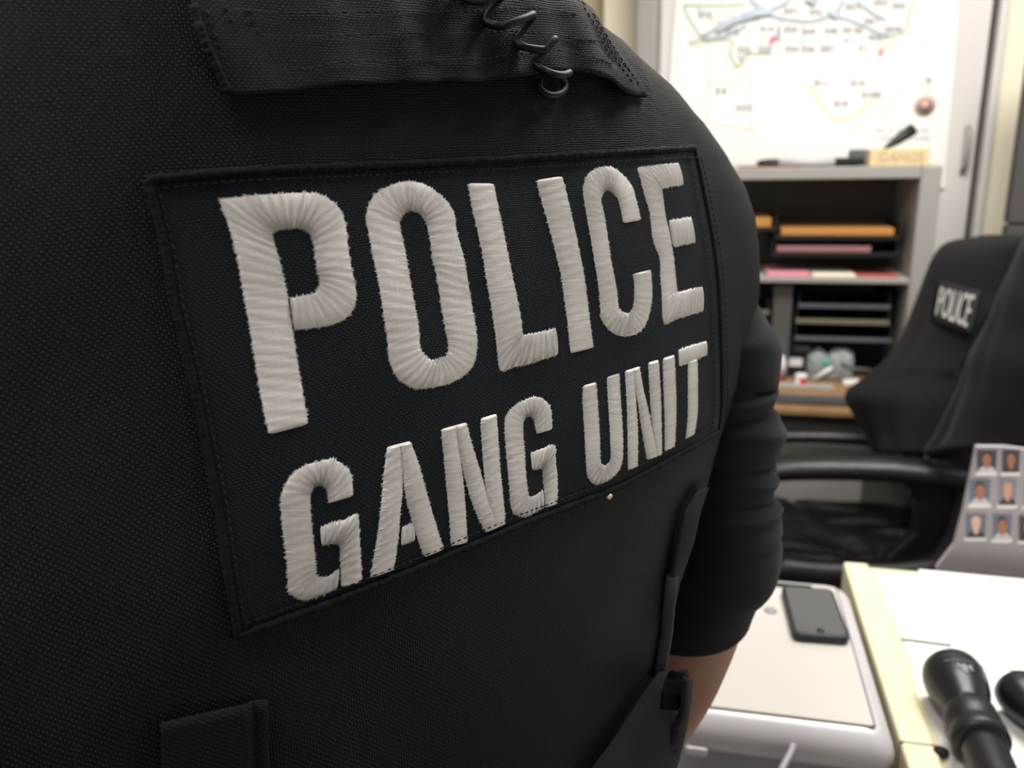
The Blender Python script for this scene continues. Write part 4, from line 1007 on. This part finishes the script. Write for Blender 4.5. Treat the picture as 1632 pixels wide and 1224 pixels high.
rp(.245, .62, .36, .90, ZD-.0055, 'white paper sheet under the flashlights', 0)
rp(.300, .90, .915, 1.140, ZD-.0035, 'white paper sheet at the back of the cream desk, its far corner raised', -.03)
rp(.248, .47, .885, 1.13, ZD-.0052, 'white paper sheet beside the cream edge strip, partly covered', 0)
rp(.64, 1.2, .40, .9, ZD-.0055, 'white paper sheet at the right side of the cream desk')
a_, b_ = atz(1435, 1018, ZD-.003), atz(1522, 1029, ZD-.003)
tag(obj('paper_edge_shadow', MB().tube([a_, b_], .0011, 6), M['black']), 'thin dark line laid on the white papers as a paper edge shadow', 'shadow line')  # dark tube stands in for the shadow along a paper edge
# board
YB = 1.19
bpoly = [(1556, 712), (1600, 712), (1680, 722), (1690, 1000), (1500, 1000), (1493, 905), (1507, 887), (1521, 868), (1535, 815), (1546, 762)]
brd = tag(obj('display_board', MB().prism([(Vector((aty(x, y, YB).x, YB, 0)) if y == 1000 else aty(x, y, YB)) for x, y in bpoly], (0, .008, 0)), M['board'], None, False), 'grey-lavender board with small portrait photos behind the cream desk', 'board')
def photo(x0, x1, y0, y1, label, bg, skin, hair, shirt, ht=.5):
    yb = YB-.0012; c = aty((x0+x1)/2, (y0+y1)/2, yb)
    t = thing('portrait_photo', label, 'photo', (c.x, c.y, c.z), 'small portrait photos pinned to the grey board')
    A = [aty(x, y, yb) for x, y in ((x0, y0), (x1, y0), (x1, y1+5), (x0-2, y1+5))]
    obj('photo_paper', MB().prism(A, (0, .001, 0)), M['whiteplastic'], t, False)
    B_ = [aty(x, y, yb-.0006) for x, y in ((x0, y0), (x1, y0), (x1-1, y1), (x0-1, y1))]
    obj('photo_background', MB().prism(B_, (0, .0004, 0)), bg, t, False)
    w = (x1-x0); cx = (x0+x1)/2; hgt = y1-y0
    def disc(name, x, y, rx, ry, dd, m, clip=None):
        P_ = []
        for k in range(24):
            a = 2*PI*k/24; xx, yy = x+rx*math.cos(a), y+ry*math.sin(a)
            if clip: yy = min(yy, clip)
            P_.append(aty(min(max(xx, x0), x1), yy, yb-dd))
        obj(name, MB().prism(P_, (0, .0003, 0)), m, t, False)
    disc('shirt', cx, y1+hgt*.02, w*.46, hgt*.30, .0010, shirt, y1)
    disc('neck', cx, y0+hgt*.72, w*.12, hgt*.14, .0014, skin)
    disc('hair', cx, y0+hgt*.33, w*.23, hgt*.24, .0016, hair)
    disc('face', cx, y0+hgt*.46, w*.205, hgt*.26, .0020, skin)
    for s_ in (-1, 1): disc('eye', cx+s_*w*.08, y0+hgt*.43, w*.03, hgt*.015, .0024, hair)
    disc('mouth', cx, y0+hgt*.58, w*.06, hgt*.012, .0024, hair)
bgA = mat('photo_blue_grey', (.14, .15, .20), .6); bgB = mat('photo_grey', (.22, .22, .25), .6); bgC = mat('photo_dark', (.05, .05, .06), .6)
skA = mat('photo_skin_brown', (.42, .16, .09), .6); skB = mat('photo_skin_tan', (.60, .32, .22), .6); skC = mat('photo_skin_pale', (.68, .45, .36), .6)
hr = mat('photo_dark_hair', (.03, .02, .02), .6); shW = mat('photo_white_shirt', (.55, .56, .60), .6); shK = mat('photo_black_shirt', (.03, .03, .035), .6)
photo(1557, 1589, 716, 753, 'portrait photo at the top left of the board, man in a white shirt', bgC, skA, hr, shW)
photo(1597, 1626, 716, 753, 'dark portrait photo in the top row, second from the left', bgC, skA, hr, shK)
photo(1545, 1579, 764, 804, 'portrait photo in the middle row, leftmost, brown-faced man before grey-blue', bgA, skA, hr, shW)
photo(1591, 1621, 764, 805, 'portrait photo in the middle row, second, bald man in a black shirt', bgB, skB, skB, shK)
photo(1632, 1662, 766, 807, 'portrait photo in the middle row cut by the right picture edge', bgB, skA, hr, shK)
photo(1539, 1572, 819, 857, 'portrait photo in the bottom row, leftmost, pale man in a black shirt', bgA, skC, skC, shK)
photo(1582, 1613, 820, 860, 'portrait photo in the bottom row, second, man in a white shirt', bgA, skA, hr, shW)
photo(1624, 1655, 822, 862, 'portrait photo in the bottom row cut by the right picture edge', bgC, skB, hr, shK)

# ------------------------------------------------------------------ scanner, phone
SZ = .80
sc_ = thing('flatbed_scanner', 'silver flatbed scanner with a cream lid plate on the low cabinet', 'scanner', (.095, .88, .66))
def rrect(x0, x1, y0, y1, r, z, n=8):
    P_ = []
    for (cx, cy, a0) in ((x1-r, y1-r, 0), (x0+r, y1-r, PI/2), (x0+r, y0+r, PI), (x1-r, y0+r, 3*PI/2)):
        for k in range(n+1): a = a0+PI/2*k/n; P_.append(Vector((cx+r*math.cos(a), cy+r*math.sin(a), z)))
    return P_
sx0, sx1, sy0, sy1 = -.012, .199, .738, 1.055
mb = MB(); R_ = []
for z, e in ((.762, .003), (.766, 0), (.774, 0), (.783, .002), (.790, .006), (.7955, .011), (.7985, .0155)): R_.append(rrect(sx0+e, sx1-e, sy0+e*1.3, sy1-e, .022-e*.3, z))
mb.loft(R_); obj('lid_frame', mb, M['silver'], sc_)
mb = MB(); mb.loft([rrect(.004, .1805, .7585, 1.036, .004, .7987), rrect(.004, .1805, .7585, 1.036, .004, .7992)]); obj('lid_seam', mb, M['dark_gap'], sc_, False)
mb = MB(); mb.loft([rrect(.0055, .179, .760, 1.034, .004, .7993), rrect(.006, .1785, .7605, 1.0335, .004, .8005)]); obj('lid_plate', mb, M['lid'], sc_, False, label='cream-silver lid plate')
mb = MB(); mb.loft([rrect(.02, .150, 1.020, 1.031, .004, .8006), rrect(.02, .150, 1.020, 1.031, .004, .8012)]); obj('hinge_slot', mb, M['blackmatte'], sc_, False)
bd = atz(1228, 974, SZ); mb = MB().lathe((bd.x, bd.y, .8006), (0, 0, 1), [(0, .008), (.0012, .007)], 20); obj('badge', mb, M['silverdark'], sc_)
mb = MB(); mb.loft([rrect(sx0+.008, sx1-.006, sy0+.012, sy1-.006, .02, .655), rrect(sx0+.008, sx1-.006, sy0+.012, sy1-.006, .02, .7615)]); obj('base', mb, M['silverdark'], sc_, False)
lt0, lt1 = aty(1092, 1188, .736), aty(1128, 1206, .736)
mb = MB().box(lt0.x, lt1.x, .733, .748, lt1.z, lt0.z); obj('latch', mb, M['silver'], sc_, False, .003)
obj('front_tray', MB().box(.0, .185, .64, .7495, .688, .700), M['silverdark'], sc_, False, .004)
lc = thing('low_cabinet', 'low grey cabinet carrying the silver scanner', 'cabinet', (.09, .8, 0))
obj('carcass', MB().box(-.022, .2, .62, 1.10, .02, .6545), M['hutch'], lc, False, .004); obj('plinth', MB().box(-.0, .19, .64, 1.09, 0, .0195), M['blackmatte'], lc, False)
d_ = obj('drawer', MB().box(-.018, .195, .605, .6195, .35, .64), M['hutch'], lc, False, .003); obj('handle', MB().tube([(.04, .604, .6), (.04, .59, .6), (.13, .59, .6), (.13, .604, .6)], .004, 8), M['chrome'], d_)
ca_ = [aty(1264, 1188, .738), aty(1260, 1200, .728), aty(1252, 1215, .715), aty(1242, 1235, .70), aty(1228, 1270, .69)]
cb_ = obj('scanner_cable', MB().tube([tuple(q) for q in cr([tuple(p) for p in ca_], 4)], .0032, 10), mat('grey_cable', (.35, .35, .37), .5)); tag(cb_, 'grey cable hanging over the front of the scanner', 'cable')
p1, p2, p3, p4 = [atz(x, y, .803) for x, y in ((1255, 948), (1318, 948), (1346, 1020), (1270, 1015))]
ph = thing('smartphone', 'dark smartphone lying face up on the scanner lid', 'phone', tuple(((p1+p2+p3+p4)/4)[:2])+(.801,))
cx_ = (p1+p2+p3+p4)/4; ay_ = ((p1+p2)/2-(p3+p4)/2); ay_.z = 0; hl = ay_.length/2; ay_ = ay_.normalized(); ax_ = Vector((ay_.y, -ay_.x, 0)); hw = .031; hl = max(.056, min(.066, hl))
print('hips', hips, legs[0][0], legs[1][0], wr)
print('phone', hl, cx_)
def prr(w, l, r, z):
    return [Vector((cx_.x, cx_.y, 0))+ax_*p.x+ay_*p.y+Vector((0, 0, z)) for p in rrect(-w, w, -l, l, r, 0)]
mb = MB(); mb.loft([prr(hw-.002, hl-.002, .008, .8008), prr(hw, hl, .009, .8035), prr(hw, hl, .009, .8085), prr(hw-.0015, hl-.0015, .008, .8105)]); obj('case', mb, M['phonecase'], ph)
mb = MB(); mb.loft([prr(hw-.004, hl-.004, .006, .8106), prr(hw-.004, hl-.004, .006, .8110)]); sc2 = obj('screen', mb, M['glass'], ph, False)
obj('home_button', MB().lathe(Vector((cx_.x, cx_.y, .8111))-ay_*(hl-.010), (0, 0, 1), [(0, .0045), (.0004, .0045)], 20), M['phonecase'], sc2)
# ------------------------------------------------------------------ flashlights
def torch(head, tail, s, lab):
    ax = (tail-head).normalized(); t = thing('flashlight', lab, 'flashlight', tuple(head), 'two flashlights on the near desk')
    obj('head', MB().lathe(head, ax, [(-.012*s, .001), (-.012*s, .024*s), (-.010*s, .0285*s), (0, .0305*s), (.010*s, .0305*s), (.030*s, .0275*s), (.050*s, .0215*s), (.056*s, .0205*s)], 36), M['anod'], t)
    obj('collar', MB().lathe(head, ax, [(.0562*s, .022*s), (.060*s, .0245*s), (.074*s, .0250*s), (.078*s, .0225*s), (.086*s, .0225*s), (.088*s, .026*s), (.1*s, .026*s), (.103*s, .021*s)], 36), M['black'], t)
    L_ = (tail-head).length
    prof = [(.1031*s, .0195*s)]+[(.11*s+.004*k, .0195*s+(.0006 if k % 2 else 0)) for k in range(int((L_-.13*s)/.004))]+[(L_, .0195*s), (L_+.004, .016*s)]
    obj('barrel', MB().lathe(head, ax, prof, 36), M['anod'], t)
    obj('tail_cap', MB().lathe(head, ax, [(L_+.0041, .019*s), (L_+.03, .019*s), (L_+.034, .012*s)], 28), M['black'], t)
    return t, ax
h1 = atz(1521, 1072, .812); 
t1, ax1 = torch(Vector((h1.x, h1.y, .806)), Vector((h1.x-.002, h1.y-.33, .797)), 1.0, 'black flashlight with a wide bell head, the larger left one of the two')
# small pale printing on the bell head
mb = MB(); side = Vector((0, 0, 1)).cross(ax1).normalized(); upv = ax1.cross(side).normalized()
if upv.z < 0: upv = -upv
def onhead(s_, a, lift=.0004):
    r = .0305 if s_ < .01 else .0305-(s_-.01)*.15 if s_ < .03 else .0275-(s_-.03)*.3
    return Vector((h1.x, h1.y, .806))+ax1*s_+(upv*math.cos(a)+side*math.sin(a))*(r+lift)
for k in range(11): mb.tube([onhead(.012, -.50+k*.09), onhead(.0125, -.455+k*.09)], .0005, 5)
for k in range(5): mb.tube([onhead(.019+.002*(k % 2), -.15+k*.10), onhead(.023+.0025*(k % 3), -.10+k*.10)], .0011, 5)
mb.tube([onhead(.026, -.05), onhead(.030, .12)], .0012, 5)
obj('head_marking', mb, mat('pale_print', (.45, .45, .47), .6), t1)
h2 = atz(1627, 1094, .808)
t2, ax2 = torch(Vector((h2.x, h2.y, .800)), Vector((h2.x+.06, h2.y-.26, .791)), .78, 'smaller black flashlight at the right picture edge')

# ------------------------------------------------------------------ lamps
def lamp(x, y, sx_, sy_, power, lab, col=(1, .975, .955)):
    t = thing('ceiling_light', lab, 'ceiling light', (x, y, ZC-.05))
    obj('frame', MB().box(x-sx_/2-.03, x+sx_/2+.03, y-sy_/2-.03, y+sy_/2+.03, ZC-.045, ZC-.0005), M['fixture'], t, False, .005)
    obj('diffuser', MB().box(x-sx_/2, x+sx_/2, y-sy_/2, y+sy_/2, ZC-.055, ZC-.0455), M['emit'], t, False)
    l = bpy.data.lights.new('ceiling_lamp', 'AREA'); l.shape = 'RECTANGLE'; l.size = sx_; l.size_y = sy_; l.energy = power; l.color = col
    o = bpy.data.objects.new('ceiling_lamp', l); C.objects.link(o); o.location = (x, y, ZC-.06); o.parent = None
lamp(.55, 1.45, 1.2, .6, 50, 'fluorescent ceiling panel above the near desk')
lamp(-.75, -.2, 1.2, .6, 34, 'fluorescent ceiling panel behind the photographer')
w = bpy.data.worlds.new('world'); bpy.context.scene.world = w; w.use_nodes = True
w.node_tree.nodes['Background'].inputs[0].default_value = (.9, .85, .8, 1); w.node_tree.nodes['Background'].inputs[1].default_value = .2
